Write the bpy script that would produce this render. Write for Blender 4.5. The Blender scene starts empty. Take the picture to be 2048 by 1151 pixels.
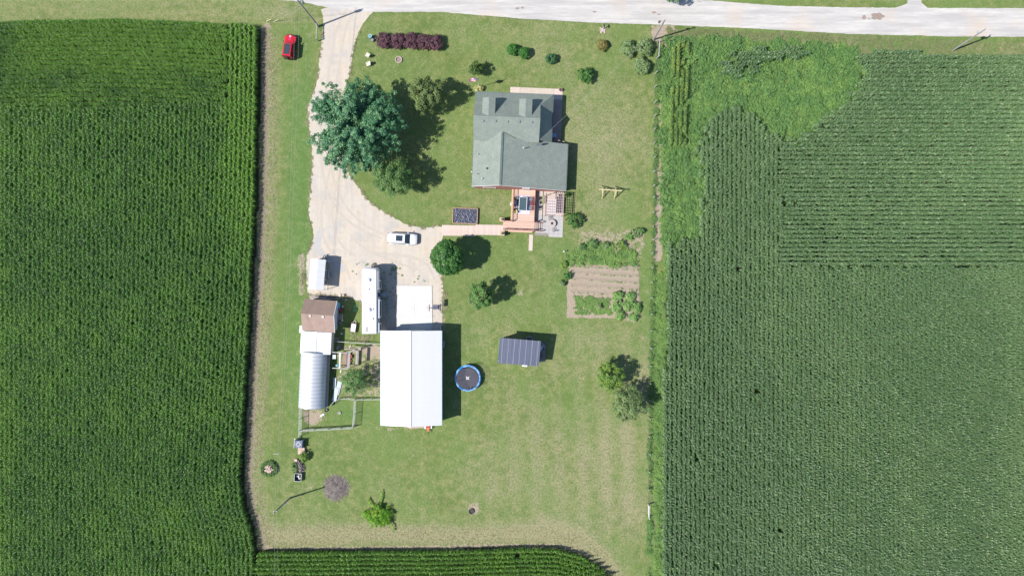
import bpy, math, random
import numpy as np
from mathutils import Vector, Matrix
from mathutils.geometry import tessellate_polygon
random.seed(7); RNG = np.random.default_rng(11)
R = math.radians; PI = math.pi

# ---------------------------------------------------------------- camera, sky, sun, exposure
S = .084; H = 115.0                     # metres per pixel (2048 wide) on the ground; camera height
SC = bpy.context.scene
COL = SC.collection
cam = bpy.data.cameras.new('camera'); co = bpy.data.objects.new('camera', cam); COL.objects.link(co)
co.location = (0, 0, H); co.rotation_euler = (0, 0, 0)
cam.sensor_width = 36; cam.lens = 36 * H / (2048 * S); cam.clip_start = 1; cam.clip_end = 6000
SC.camera = co
SUN_EL = 50.7; SUN_DIR = 17.5           # shadows fall to +x, a little +y
w = bpy.data.worlds.new('World'); SC.world = w; w.use_nodes = True
n = w.node_tree.nodes; bg = n['Background']
sky = n.new('ShaderNodeTexSky'); sky.sky_type = 'NISHITA'; sky.sun_disc = False
sky.sun_elevation = R(SUN_EL); sky.sun_rotation = R(252.5); sky.dust_density = .4; sky.air_density = 1.0; sky.ozone_density = 2.5
w.node_tree.links.new(sky.outputs[0], bg.inputs[0]); bg.inputs[1].default_value = .108
sl = bpy.data.lights.new('sun', 'SUN'); sl.energy = 4.75; sl.angle = R(.6); sl.color = (1, .95, .88)
so = bpy.data.objects.new('sun', sl); COL.objects.link(so)
ce = math.cos(R(SUN_EL))
so.rotation_euler = Vector((math.cos(R(SUN_DIR)) * ce, math.sin(R(SUN_DIR)) * ce, -math.sin(R(SUN_EL)))).to_track_quat('-Z', 'Y').to_euler()
SC.view_settings.view_transform = 'Standard'; SC.view_settings.look = 'None'
SC.view_settings.exposure = .76; SC.view_settings.gamma = 1; SC.view_settings.use_curve_mapping = False

def P(x, y, z=0.0):
    k = S * (1 - z / H)
    return Vector(((x - 1024) * k, (575.5 - y) * k, z))

# ---------------------------------------------------------------- node + material helpers
class NT:
    def __init__(s, name):
        s.m = bpy.data.materials.new(name); s.m.use_nodes = True
        s.t = s.m.node_tree; s.N = s.t.nodes; s.L = s.t.links
        s.b = s.N['Principled BSDF']; s.o = s.N['Material Output']
    def node(s, ty, **k):
        n = s.N.new(ty)
        for a, v in k.items(): setattr(n, a, v)
        return n
    def set(s, sock, v):
        if hasattr(v, 'links') or isinstance(v, bpy.types.NodeSocket): s.L.new(v, sock)
        else: sock.default_value = v
    def pos(s): return s.node('ShaderNodeNewGeometry').outputs['Position']
    def obj(s): return s.node('ShaderNodeTexCoord').outputs['Object']
    def scale(s, vec, v):
        n = s.node('ShaderNodeMapping'); s.L.new(vec, n.inputs[0]); n.inputs['Scale'].default_value = v; return n.outputs[0]
    def noise(s, vec, sc, det=3, rough=.55):
        n = s.node('ShaderNodeTexNoise'); s.L.new(vec, n.inputs['Vector']); n.inputs['Scale'].default_value = sc
        n.inputs['Detail'].default_value = det; n.inputs['Roughness'].default_value = rough; return n.outputs[0]
    def math(s, op, a, b=0.0, c=0.0, clamp=False):
        n = s.node('ShaderNodeMath', operation=op, use_clamp=clamp)
        s.set(n.inputs[0], a); s.set(n.inputs[1], b); s.set(n.inputs[2], c); return n.outputs[0]
    def mr(s, v, a, b, c=0., d=1.):
        n = s.node('ShaderNodeMapRange'); n.clamp = True
        s.set(n.inputs[0], v)
        for i, q in enumerate((a, b, c, d)): n.inputs[i + 1].default_value = q
        return n.outputs[0]
    def mix(s, f, a, b, mode='MIX'):
        n = s.node('ShaderNodeMix', data_type='RGBA', blend_type=mode)
        s.set(n.inputs[0], f)
        for i, v in ((6, a), (7, b)):
            if isinstance(v, tuple): v = (*v[:3], 1)
            s.set(n.inputs[i], v)
        return n.outputs[2]
    def attr(s, name, kind='GEOMETRY'):
        n = s.node('ShaderNodeAttribute', attribute_name=name, attribute_type=kind); return n.outputs['Fac']
    def bump(s, h, strength, dist=.05):
        n = s.node('ShaderNodeBump'); n.inputs['Strength'].default_value = strength; n.inputs['Distance'].default_value = dist
        s.L.new(h, n.inputs['Height']); s.L.new(n.outputs[0], s.b.inputs['Normal'])
    def base(s, c, rough=.8, metal=0., spec=.3):
        if isinstance(c, tuple): c = (*c[:3], 1)
        s.set(s.b.inputs['Base Color'], c); s.b.inputs['Roughness'].default_value = rough
        s.b.inputs['Metallic'].default_value = metal; s.b.inputs['Specular IOR Level'].default_value = spec

MATS = {}
def mat(name, c1, c2=None, sc=3., rough=.7, metal=0., spec=.3, bump=0., stretch=(1, 1, 1), det=4, fine=None):
    if name in MATS: return MATS[name]
    t = NT(name); c2 = c2 or tuple(v * .8 for v in c1)
    v = t.scale(t.obj(), stretch)
    a = t.noise(v, sc, det); c = t.mix(t.mr(a, .3, .7), c1, c2)
    if fine:
        f = t.noise(v, fine, 2); c = t.mix(t.mr(f, .3, .7, .0, .6), c, tuple(q * .62 for q in c2))
    t.base(c, rough, metal, spec)
    if bump: t.bump(t.noise(v, sc * 4, 3), bump, .03)
    MATS[name] = t.m; return t.m

def leaf_mat(name, c1, c2, rough=.55, trans=.3, spec=.25, kind='GEOMETRY', c3=None, tr=None):
    if name != 'pale_yellow_flower' and name != 'white_flower': c1 = (c1[0] * 1.30, c1[1] * 1.42, c1[2] * 1.15); c2 = (c2[0] * 1.38, c2[1] * 1.42, c2[2] * 1.2)
    t = NT(name)
    f = t.attr('tint', kind)
    c = t.mix(t.mr(f, .0, 1.), c1, c2)
    if c3: c = t.mix(t.mr(f, .85, 1.), c, c3)
    g = t.noise(t.pos(), 5., 2); c = t.mix(t.mr(g, .3, .7, 0, .25), c, tuple(q * .7 for q in c1))
    t.base(c, rough, 0, spec)
    tl = t.node('ShaderNodeBsdfTranslucent')
    tc = t.mix(.5, c, tr or (c2[0] * 1.3, c2[1] * 1.5, c2[2] * .7)); t.L.new(tc, tl.inputs[0])
    mx = t.node('ShaderNodeMixShader'); mx.inputs[0].default_value = trans
    t.L.new(t.b.outputs[0], mx.inputs[1]); t.L.new(tl.outputs[0], mx.inputs[2]); t.L.new(mx.outputs[0], t.o.inputs[0])
    MATS[name] = t.m; return t.m

# ---------------------------------------------------------------- object helpers
ROOT = {}          # object -> (location, rotation z) of its top-level thing, for parts laid out in world space
def tag(o, label=None, cat=None, group=None, kind=None):
    if label: o['label'] = label
    if cat: o['category'] = cat
    if group: o['group'] = group
    if kind: o['kind'] = kind
    return o
def thing(name, label, cat, loc=(0, 0, 0), rz=0., group=None):
    o = bpy.data.objects.new(name, None); COL.objects.link(o); o.empty_display_size = .3
    o.location = loc; o.rotation_euler = (0, 0, rz); ROOT[o.name] = (Vector(loc), rz)
    return tag(o, label, cat, group)
def inst(name, me, parent=None, loc=(0, 0, 0), rot=(0, 0, 0), scale=(1, 1, 1)):
    o = bpy.data.objects.new(name, me); COL.objects.link(o); o.location = loc; o.rotation_euler = rot; o.scale = scale
    if parent: o.parent = parent; ROOT[o.name] = ROOT[parent.name]
    return o
def np_mesh(name, V, F, mat=None, attrs=None, smooth=False):
    """V (n,3), F (m,4) or (m,3) arrays"""
    me = bpy.data.meshes.new(name); k = F.shape[1]
    me.vertices.add(len(V)); me.vertices.foreach_set('co', np.asarray(V, np.float32).ravel())
    me.loops.add(F.size); me.loops.foreach_set('vertex_index', F.astype(np.int32).ravel())
    me.polygons.add(len(F)); me.polygons.foreach_set('loop_start', np.arange(0, F.size, k, dtype=np.int32))
    me.polygons.foreach_set('loop_total', np.full(len(F), k, np.int32))
    if smooth: me.polygons.foreach_set('use_smooth', np.ones(len(F), bool))
    me.update(calc_edges=True)
    for a, v in (attrs or {}).items():
        at = me.attributes.new(a, 'FLOAT', 'POINT'); at.data.foreach_set('value', np.asarray(v, np.float32))
    if mat: me.materials.append(mat)
    return me

class MB:
    def __init__(s): s.v = []; s.f = []
    def add(s, vs, fs):
        b = len(s.v); s.v += [tuple(q) for q in vs]; s.f += [tuple(i + b for i in f) for f in fs]; return s
    def box(s, x0, x1, y0, y1, z0, z1):
        return s.add([(x0, y0, z0), (x1, y0, z0), (x1, y1, z0), (x0, y1, z0), (x0, y0, z1), (x1, y0, z1), (x1, y1, z1), (x0, y1, z1)],
                     [(0, 3, 2, 1), (4, 5, 6, 7), (0, 1, 5, 4), (1, 2, 6, 5), (2, 3, 7, 6), (3, 0, 4, 7)])
    def cbox(s, c, d, rz=0., rx=0.):
        x, y, z = (q / 2 for q in d); m = Matrix.Rotation(rz, 3, 'Z') @ Matrix.Rotation(rx, 3, 'X'); c = Vector(c)
        vs = [c + m @ Vector(q) for q in [(-x, -y, -z), (x, -y, -z), (x, y, -z), (-x, y, -z), (-x, -y, z), (x, -y, z), (x, y, z), (-x, y, z)]]
        return s.add(vs, [(0, 3, 2, 1), (4, 5, 6, 7), (0, 1, 5, 4), (1, 2, 6, 5), (2, 3, 7, 6), (3, 0, 4, 7)])
    def bar(s, a, b, w, h=None):
        h = h or w; a = Vector(a); b = Vector(b); d = (b - a).normalized()
        u = d.cross(Vector((0, 0, 1)))
        if u.length < 1e-3: u = Vector((1, 0, 0))
        u.normalize(); v = u.cross(d); vs = []
        for p in (a, b):
            for i, j in ((-1, -1), (1, -1), (1, 1), (-1, 1)): vs.append(p + u * i * w / 2 + v * j * h / 2)
        return s.add(vs, [(0, 1, 2, 3), (7, 6, 5, 4), (0, 4, 5, 1), (1, 5, 6, 2), (2, 6, 7, 3), (3, 7, 4, 0)])
    def tube(s, pts, r, n=6, r2=None):
        pts = [Vector(p) for p in pts]; rings = []
        for i, p in enumerate(pts):
            d = (pts[min(i + 1, len(pts) - 1)] - pts[max(i - 1, 0)]).normalized()
            u = d.cross(Vector((0, 0, 1)))
            if u.length < 1e-3: u = Vector((1, 0, 0))
            u.normalize(); v = u.cross(d); rr = r if r2 is None else r + (r2 - r) * i / (len(pts) - 1)
            rings.append([p + (u * math.cos(2 * PI * k / n) + v * math.sin(2 * PI * k / n)) * rr for k in range(n)])
        return s.loft(rings)
    def loft(s, rings, caps=True):
        n = len(rings[0]); vs = [p for r in rings for p in r]; fs = []
        for i in range(len(rings) - 1):
            for k in range(n):
                a = i * n + k; b = i * n + (k + 1) % n; fs.append((a, b, b + n, a + n))
        if caps: fs.append(tuple(range(n - 1, -1, -1))); fs.append(tuple(range((len(rings) - 1) * n, len(rings) * n)))
        return s.add(vs, fs)
    def cyl(s, c, r, h, n=16, r2=None):
        r2 = r if r2 is None else r2; x, y, z = c
        return s.loft([[(x + q * math.cos(2 * PI * k / n), y + q * math.sin(2 * PI * k / n), zz) for k in range(n)] for q, zz in ((r, z), (r2, z + h))])
    def cylx(s, c, r, wd, axis=(0, 1, 0), n=16):
        a = Vector(axis).normalized(); c = Vector(c); return s.tube([c - a * wd / 2, c + a * wd / 2], r, n)
    def dome(s, c, r, h, n=14, m=5):
        x, y, z = c; rings = []
        for i in range(m + 1):
            t = i / m * PI / 2; q = max(math.cos(t), .02)
            rings.append([(x + r * q * math.cos(2 * PI * k / n), y + r * q * math.sin(2 * PI * k / n), z + h * math.sin(t)) for k in range(n)])
        return s.loft(rings)
    def ring(s, c, r0, r1, z0, z1, n=32):
        x, y, _ = c; P4 = []
        rings = []
        for k in range(n):
            a = 2 * PI * k / n; ca, sa = math.cos(a), math.sin(a)
            rings.append([(x + r0 * ca, y + r0 * sa, z0), (x + r1 * ca, y + r1 * sa, z0), (x + r1 * ca, y + r1 * sa, z1), (x + r0 * ca, y + r0 * sa, z1)])
        vs = [p for r in rings for p in r]; fs = []
        for i in range(n):
            for k in range(4):
                a = i * 4 + k; b = i * 4 + (k + 1) % 4; a2 = ((i + 1) % n) * 4 + k; b2 = ((i + 1) % n) * 4 + (k + 1) % 4
                fs.append((a, a2, b2, b))
        return s.add(vs, fs)
    def prism(s, poly, z0, z1):
        """poly: list of (x,y) or (x,y,z) (z is then added to z0/z1)"""
        n = len(poly); g = lambda p, z: (p[0], p[1], z + (p[2] if len(p) > 2 else 0))
        tri = tessellate_polygon([[Vector((p[0], p[1], 0)) for p in poly]])
        vs = [g(p, z0) for p in poly] + [g(p, z1) for p in poly]; fs = []
        for t in tri: fs.append((t[0] + n, t[1] + n, t[2] + n)); fs.append((t[2], t[1], t[0]))
        for k in range(n): fs.append((k, (k + 1) % n, (k + 1) % n + n, k + n))
        return s.add(vs, fs)
    def slab(s, quad, t):
        """4 points (any plane) thickened downward by t"""
        q = [Vector(p) for p in quad]; n = len(q); vs = [p - Vector((0, 0, t)) for p in q] + q
        return s.add(vs, [tuple(range(n - 1, -1, -1)), tuple(range(n, 2 * n))] + [(k, (k + 1) % n, (k + 1) % n + n, k + n) for k in range(n)])
    def mesh(s, name, mat=None, smooth=False, bevel=0.):
        me = bpy.data.meshes.new(name); me.from_pydata(s.v, [], s.f)
        import bmesh
        bm = bmesh.new(); bm.from_mesh(me); bmesh.ops.recalc_face_normals(bm, faces=bm.faces)
        if bevel: bmesh.ops.bevel(bm, geom=[e for e in bm.edges if e.is_manifold and e.calc_face_angle(0) > .5], offset=bevel, segments=1, affect='EDGES')
        bm.to_mesh(me); bm.free()
        if smooth:
            me.polygons.foreach_set('use_smooth', [True] * len(me.polygons))
            try: me.set_sharp_from_angle(angle=R(38))
            except Exception: pass
        if mat: me.materials.append(mat)
        return me
    def build(s, name, mat, parent=None, world=False, smooth=False, bevel=0., label=None, kind=None):
        if world and parent:
            L, rz = ROOT[parent.name]; m = Matrix.Rotation(-rz, 3, 'Z'); s.v = [tuple(m @ (Vector(v) - L)) for v in s.v]
        o = inst(name, s.mesh(name, mat, smooth, bevel), parent)
        if label: o['label'] = label
        if kind: o['kind'] = kind
        return o

def B(*a): return MB().box(*a)

# ---------------------------------------------------------------- numpy helpers on pixel coordinates
def vnoise(x, y, seed=0):
    r = np.random.default_rng(seed); T = r.random((64, 64))
    xi = np.floor(x).astype(int); yi = np.floor(y).astype(int); fx = x - xi; fy = y - yi
    fx = fx * fx * (3 - 2 * fx); fy = fy * fy * (3 - 2 * fy)
    g = lambda a, b: T[a % 64, b % 64]
    return (g(xi, yi) * (1 - fx) + g(xi + 1, yi) * fx) * (1 - fy) + (g(xi, yi + 1) * (1 - fx) + g(xi + 1, yi + 1) * fx) * fy
def fnoise(x, y, seed=0, o=4):
    v = 0; a = .5; t = 0
    for i in range(o): v = v + a * vnoise(x * 2 ** i + 7.3 * i, y * 2 ** i + 3.1 * i, seed + i); t += a; a *= .55
    return v / t
def inside(x, y, poly):
    c = np.zeros(np.shape(x), bool); n = len(poly)
    for i in range(n):
        x0, y0 = poly[i]; x1, y1 = poly[(i + 1) % n]
        if y0 == y1: continue
        m = ((y0 > y) != (y1 > y)) & (x < (x1 - x0) * (y - y0) / (y1 - y0) + x0); c ^= m
    return c
def dline(x, y, pts, closed=False):
    d = np.full(np.shape(x), 1e9); n = len(pts)
    for i in range(n if closed else n - 1):
        ax, ay = pts[i]; bx, by = pts[(i + 1) % n]; dx, dy = bx - ax, by - ay
        t = np.clip(((x - ax) * dx + (y - ay) * dy) / (dx * dx + dy * dy + 1e-9), 0, 1)
        d = np.minimum(d, np.hypot(x - ax - t * dx, y - ay - t * dy))
    return d
def sdf(x, y, poly): return np.where(inside(x, y, poly), 1, -1) * dline(x, y, poly, True)
def sm(v, a, b): t = np.clip((v - a) / (b - a), 0, 1); return t * t * (3 - 2 * t)
def blob(x, y, cx, cy, rx, ry=None): return np.exp(-(((x - cx) / rx) ** 2 + ((y - cy) / (ry or rx)) ** 2) * 1.2)

# ---------------------------------------------------------------- layout polygons (pixels of the 2048 px photograph, on the ground)
LEFT_EDGE = [(522, 60), (521, 200), (517, 400), (510, 560), (502, 700), (494, 850), (488, 950), (495, 1010), (510, 1055), (516, 1099)]
LEFT = [(-140, 52), (0, 50), (80, 46), (250, 44), (400, 50), (500, 58)] + LEFT_EDGE + \
       [(900, 1097), (1040, 1092), (1110, 1093), (1160, 1106), (1200, 1130), (1235, 1165), (1270, 1300), (-140, 1300)]
BOT = [(516, 1099), (900, 1097), (1040, 1092), (1110, 1093), (1160, 1106), (1200, 1130), (1235, 1165), (1270, 1300), (520, 1300)]
WEED = [(1318, 92), (1375, 72), (1500, 84), (1620, 100), (1700, 108), (1718, 150), (1690, 205), (1640, 232), (1585, 282), (1540, 268), (1505, 232),
        (1470, 214), (1430, 225), (1398, 262), (1388, 300), (1400, 360), (1398, 430), (1392, 475), (1336, 488), (1322, 420), (1322, 200)]
RIGHT = [(1335, 488), (1392, 475), (1398, 430), (1400, 360), (1388, 300), (1398, 262), (1430, 225), (1470, 214), (1505, 232), (1540, 268), (1585, 282), (1640, 232),
         (1690, 205), (1718, 150), (1700, 108), (1800, 108), (1900, 112), (2048, 118), (2200, 124), (2200, 1300), (1318, 1300), (1322, 900), (1330, 640)]
ROAD = [(560, -260), (560, -2), (600, 2), (645, 8), (740, 22), (880, 23), (1050, 38), (1200, 46), (1340, 50), (1500, 57), (1700, 68), (1900, 73), (2048, 74), (2400, 80),
        (2400, 22), (2048, 17), (1855, 15), (1842, 6), (1838, -40), (1818, -40), (1816, 8), (1790, 16), (1700, 15), (1560, 12), (1440, 2), (1300, -6), (1000, -30), (640, -50), (-200, -60), (-200, -8), (300, -8), (480, -3)]
ROAD = [(480, -5), (560, 0), (600, 3), (640, 12), (700, 24), (745, 24), (880, 24), (1050, 38), (1200, 46), (1340, 50), (1500, 57), (1700, 68), (1900, 73), (2048, 74), (2500, 82),
        (2500, 24), (2048, 17), (1855, 16), (1843, 6), (1838, -70), (1817, -70), (1815, 7), (1790, 16), (1700, 15), (1560, 12), (1430, 2), (1300, -8), (1000, -28), (640, -52), (-500, -75), (-500, -20), (200, -12)]
DRIVE = [(640, 14), (648, 36), (646, 60), (640, 110), (634, 165), (622, 198), (615, 215), (617, 250), (624, 290), (624, 335), (619, 400), (616, 430), (629, 465), (622, 492), (612, 512), (612, 560), (616, 590),
         (640, 596), (668, 592), (700, 594), (722, 604), (728, 640), (760, 668), (800, 668), (880, 664), (886, 640), (884, 610), (887, 580), (884, 560), (888, 520), (884, 472), (890, 462), (884, 450), (850, 456), (812, 449), (790, 436),
         (762, 420), (735, 400), (715, 372), (699, 350), (690, 320), (684, 280), (686, 230), (690, 180), (699, 150), (704, 120), (712, 80), (722, 52), (738, 34), (748, 22), (700, 18)]
# ================================================================ SETTING
# ---- ground: one sheet, dense where the photograph looks, reaching the horizon
xs = np.concatenate([[-30000, -12000, -5000, -2000, -900, -400], np.arange(-160, 2212, 4.), [2500, 3000, 4500, 8000, 15000, 32000]])
ys = np.concatenate([[-30000, -12000, -5000, -2000, -900, -400], np.arange(-140, 1292, 4.), [1600, 2200, 4000, 8000, 15000, 32000]])
X, Y = np.meshgrid(xs, ys); nx, ny = len(xs), len(ys)
N1 = fnoise(X / 60 + 500, Y / 60 + 500, 3); N2 = fnoise(X / 14 + 900, Y / 14 + 900, 5)
corn = inside(X, Y, LEFT) | inside(X, Y, RIGHT)
far = (X < -150) | (X > 2200) | (Y > 1290) | (Y < -130)
dry = np.zeros_like(X); lush = np.zeros_like(X); soil = np.zeros_like(X)
# dry verge along the left field, the bottom headland, the road verge
dl = dline(X, Y, [(q[0] + 26, q[1]) for q in LEFT_EDGE[:-1]] + [(540, 1080)])
dry += .52 * np.exp(-(dl / 15) ** 2) * sm(Y, 40, 130)
dry += .95 * np.exp(-(dline(X, Y, [(560, 1072), (760, 1066), (950, 1072), (1080, 1066), (1150, 1084), (1210, 1130), (1260, 1200)]) / 21) ** 2)
dry += .5 * np.exp(-(dline(X, Y, [(1090, 1045), (1160, 1068), (1205, 1105)]) / 14) ** 2)
dry += (.32 + .4 * (fnoise(X / 90, Y / 8, 8) - .5)) * (Y < 48) * (X < 640)
# mown lawn, tan in stripes on the right half and the bottom
mow = .5 + .5 * np.sin(X * 2 * PI / 46 + .8 * np.sin(Y / 90))
yard = sm(X, 880, 1000) * sm(1318 - X, 0, 30) * sm(Y, 600, 700) * sm(1090 - Y, 0, 60)
dry += yard * (.06 + .20 * mow + .35 * (N1 - .4)) + .14 * blob(X, Y, 1240, 1000, 120, 150)
dry += .42 * blob(X, Y, 1190, 300, 130, 170) * (.5 + N1) + .25 * blob(X, Y, 1030, 60, 160, 26) + .25 * blob(X, Y, 1080, 110, 90, 30)
dry += .22 * blob(X, Y, 1200, 230, 90, 70) + .34 * (N1 - .45) * (X > 560) + .3 * (N2 - .5) * (X > 560) + .2 * blob(X, Y, 990, 400, 60, 40)
dry += .30 * blob(X, Y, 1230, 900, 90, 140) * mow + .25 * np.exp(-((Y - 1017) / 3) ** 2) * sm(X, 770, 800) * sm(1000 - X, 0, 120)
dry += .35 * blob(X, Y, 890, 30, 20, 5) + .5 * blob(X, Y, 963, 32, 16, 5)
dry += .5 * blob(X, Y, 562, 25, 50, 14) * N1
dry += .45 * blob(X, Y, 1290, 765, 26, 40) + .3 * blob(X, Y, 1240, 860, 40, 30) + .3 * blob(X, Y, 1180, 465, 70, 14)
# lush strips
lush += .8 * np.exp(-((X - 592) / 24) ** 2) * sm(Y, 120, 200) * sm(900 - Y, 0, 120)
lush += .5 * np.exp(-((X - 612) / 12) ** 2) * (Y < 560)
lush += .9 * blob(X, Y, 690, 826, 30, 22) + .5 * blob(X, Y, 735, 825, 30, 20) + .5 * blob(X, Y, 1290, 560, 16, 120)
lush += .5 * blob(X, Y, 1120, 540, 40, 90) + .35 * blob(X, Y, 960, 500, 80, 40) + .4 * blob(X, Y, 1170, 1040, 60, 30) + .4 * blob(X, Y, 1195, 1075, 40, 20)
lush += .3 * blob(X, Y, 640, 930, 90, 70) + .35 * blob(X, Y, 780, 140, 90, 50) + .3 * blob(X, Y, 930, 690, 60, 90)
ditch = sm(X, 1296, 1306) * sm(1345 - X, 0, 10) * sm(Y, 540, 560); lush += ditch
lush += 1.2 * sm(X, 1330, 1350) * np.exp(-((Y - 78 - (X - 1340) * .045) / 17) ** 2) * sm(Y, 50, 62)
lush += .8 * inside(X, Y, WEED)
# bare soil
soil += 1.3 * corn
soil += 1.15 * sm(9 - dline(X, Y, [(1318, 395), (1320, 440), (1317, 500), (1315, 515)]), -2, 4)
soil += .75 * sm(7 - dline(X, Y, [(1319, 340), (1318, 400)]), -2, 4) + .6 * sm(5 - dline(X, Y, [(1320, 205), (1320, 330)]), -3, 4)
soil += .8 * sm(6 - np.abs(dl - 0) + 3, -3, 6) * (X < 1000) * 0
soil += .95 * np.exp(-(dline(X, Y, [(q[0] + 10, q[1]) for q in LEFT_EDGE]) / 10) ** 2)
soil += .75 * np.exp(-(dline(X, Y, [(530, 1097), (900, 1092), (1110, 1088), (1170, 1104), (1220, 1145)]) / 5) ** 2)
soil += .50 * sm(sdf(X, Y, [(668, 686), (764, 690), (764, 796), (715, 796), (680, 800), (668, 815)]), -2, 5) * (.7 + .7 * N1)
soil += .95 * blob(X, Y, 748, 700, 18, 12) + 1.2 * blob(X, Y, 624, 832, 26, 19) * (.5 + N2)
GARDEN = [(1132, 646), (1134, 575), (1140, 530), (1136, 500), (1160, 470), (1220, 462), (1285, 470), (1290, 520), (1282, 560), (1283, 640), (1240, 640), (1150, 640)]
soil += 1.1 * sm(sdf(X, Y, [(1133, 636), (1134, 575), (1140, 528), (1277, 532), (1279, 590), (1281, 636)]), -2, 3)
soil += .55 * sm(sdf(X, Y, [(1160, 462), (1290, 455), (1292, 500), (1270, 528), (1150, 500)]), -4, 6)
soil += .75 * blob(X, Y, 1265, 640, 18, 6) + .6 * sm(sdf(X, Y, [(594, 508), (612, 502), (612, 590), (596, 592)]), -2, 4)
soil += .5 * blob(X, Y, 1005, 290, 0.1) + .45 * blob(X, Y, 1178, 240, 12, 6) + .6 * blob(X, Y, 780, 858, 18, 5) + .5 * blob(X, Y, 762, 850, 9, 9)
soil += .8 * blob(X, Y, 535, 50, 8, 5) * 1 + .6 * blob(X, Y, 1018, 502, 7, 5) + .5 * blob(X, Y, 1021, 535, 6, 5) + .5 * blob(X, Y, 1019, 545, 5) + .8 * blob(X, Y, 1041, 586, 7, 5)
soil += .7 * blob(X, Y, 672, 975, 34, 28) + .9 * blob(X, Y, 949, 1017, 14, 14) + .5 * blob(X, Y, 541, 955, 20, 6) + .4 * blob(X, Y, 612, 975, 22, 8)
soil += .55 * blob(X, Y, 640, 594, 40, 5) + .8 * blob(X, Y, 820, 854, 22, 4) + .5 * sm(sdf(X, Y, [(884, 590), (894, 590), (892, 655), (882, 655)]), -3, 4)
soil += .9 * sm(sdf(X, Y, [(1302, 50), (1350, 50), (1350, 66), (1360, 78), (1352, 92), (1330, 96), (1322, 82), (1304, 84)]), -3, 3)
soil += .4 * blob(X, Y, 965, 33, 10, 4) + .45 * blob(X, Y, 741, 157, 6, 4) + .4 * blob(X, Y, 1050, 150, 8, 3)
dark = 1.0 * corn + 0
zz = -.02 + .03 * (fnoise(X / 45 + 100, Y / 45 + 100, 21) - .5) * (~far)
zz = np.where(far, -.02, zz)
dry += .04 * (X > 560) * (X < 1300) * (Y > 30) + .05 * yard + .08 * sm(Y, 860, 1000) * (X > 520) * (X < 1290)
dark = dark + .55 * np.exp(-(dline(X, Y, [(q[0] + 8, q[1]) for q in LEFT_EDGE]) / 9) ** 2) * (1 - corn); dark = np.clip(dark, 0, 1)  # bare soil band at the field edge, darkened in colour for the maize shadow
cl = lambda v: np.clip(v, 0, 2).ravel()
V = np.stack([(X * S - 1024 * S), (575.5 - Y) * S, zz], -1).reshape(-1, 3)
idx = np.arange(nx * ny).reshape(ny, nx)
F = np.stack([idx[1:, :-1], idx[1:, 1:], idx[:-1, 1:], idx[:-1, :-1]], -1).reshape(-1, 4)
t = NT('lawn_and_soil'); p = t.pos()
nL = t.noise(p, .12, 4); nM = t.noise(p, .9, 4, .6); nF = t.noise(p, 3.2, 4, .65); nX = t.noise(p, 11., 2, .6)
pst = t.noise(t.scale(p, (2.6, .35, 1)), 1.0, 3)
g = t.mix(t.mr(nM, .34, .66), (.105, .148, .042), (.195, .215, .075))
g = t.mix(t.mr(t.noise(p, .35, 3), .48, .64, 0, .7), g, (.080, .128, .028)); g = t.mix(t.mr(t.noise(p, .5, 5, .65), .53, .68, 0, .6), g, (.250, .250, .095)); g = t.mix(t.mr(nL, .40, .62, 0, .8), g, (.130, .192, .056))
g = t.mix(t.mr(t.attr('lush'), 0, 1., 0, .85), g, t.mix(t.mr(nM, .3, .7), (.068, .150, .036), (.108, .200, .055)))
df = t.math('ADD', t.attr('dry'), t.math('MULTIPLY', t.math('ADD', t.math('ADD', nF, nM), -1.0), 1.1))
df = t.math('ADD', df, t.math('MULTIPLY', t.math('ADD', pst, -.5), .35))
g = t.mix(t.mr(df, .05, .95, .04, .95), g, t.mix(t.mr(nF, .3, .7), (.225, .205, .115), (.345, .295, .195)))
g = t.mix(t.mr(nX, .35, .62, .0, .60), g, (.060, .098, .028)); g = t.mix(t.mr(nF, .46, .30, 0, .65), g, (.062, .105, .030))
sf = t.math('ADD', t.attr('soil'), t.math('MULTIPLY', t.math('ADD', t.math('ADD', nF, nM), -1.0), 1.3))
so_c = t.mix(t.mr(nF, .3, .7), (.250, .205, .155), (.345, .290, .230)); so_c = t.mix(t.mr(nX, .35, .65, 0, .4), so_c, (.16, .12, .085))
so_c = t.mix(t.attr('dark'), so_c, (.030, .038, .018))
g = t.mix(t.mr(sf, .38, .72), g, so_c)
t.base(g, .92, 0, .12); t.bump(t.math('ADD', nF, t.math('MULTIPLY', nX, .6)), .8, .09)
ground = inst('ground', np_mesh('ground', V, F, t.m, dict(dry=cl(dry), lush=cl(lush), soil=cl(soil), dark=cl(dark)), True)); ground['kind'] = 'structure'

# ---- flat sheets with ragged rims
def ragged(poly, amp, step=3.0, seed=0):
    out = []; n = len(poly)
    for i in range(n):
        a, b = np.array(poly[i], float), np.array(poly[(i + 1) % n], float); d = np.hypot(*(b - a)); k = max(1, int(min(d, 2600) / step))
        if d > 700: k = min(k, 500)
        nr = np.array([-(b - a)[1], (b - a)[0]]) / (d + 1e-9)
        for j in range(k):
            q = a + (b - a) * j / k; m = (fnoise(q[0] / 9 + 50, q[1] / 9 + 50, seed) - .5) * 2 * amp + (fnoise(q[0] / 2.2 + 90, q[1] / 2.2 + 90, seed + 9) - .5) * amp * 1.3
            out.append(tuple(q + nr * m))
    return out
def sheet(name, poly, z, m, amp=0, step=3., seed=0, kind='structure', thick=.3):
    q = ragged(poly, amp, step, seed) if amp else poly
    o = MB().prism([P(x, y)[:2] for x, y in q], z - thick, z).build(name, m); o['kind'] = kind; return o
def chaikin(poly, k=2):
    for _ in range(k):
        o = []
        for i in range(len(poly)):
            a, b = np.array(poly[i]), np.array(poly[(i + 1) % len(poly)]); o += [tuple(a * .75 + b * .25), tuple(a * .25 + b * .75)]
        poly = o
    return poly

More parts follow.
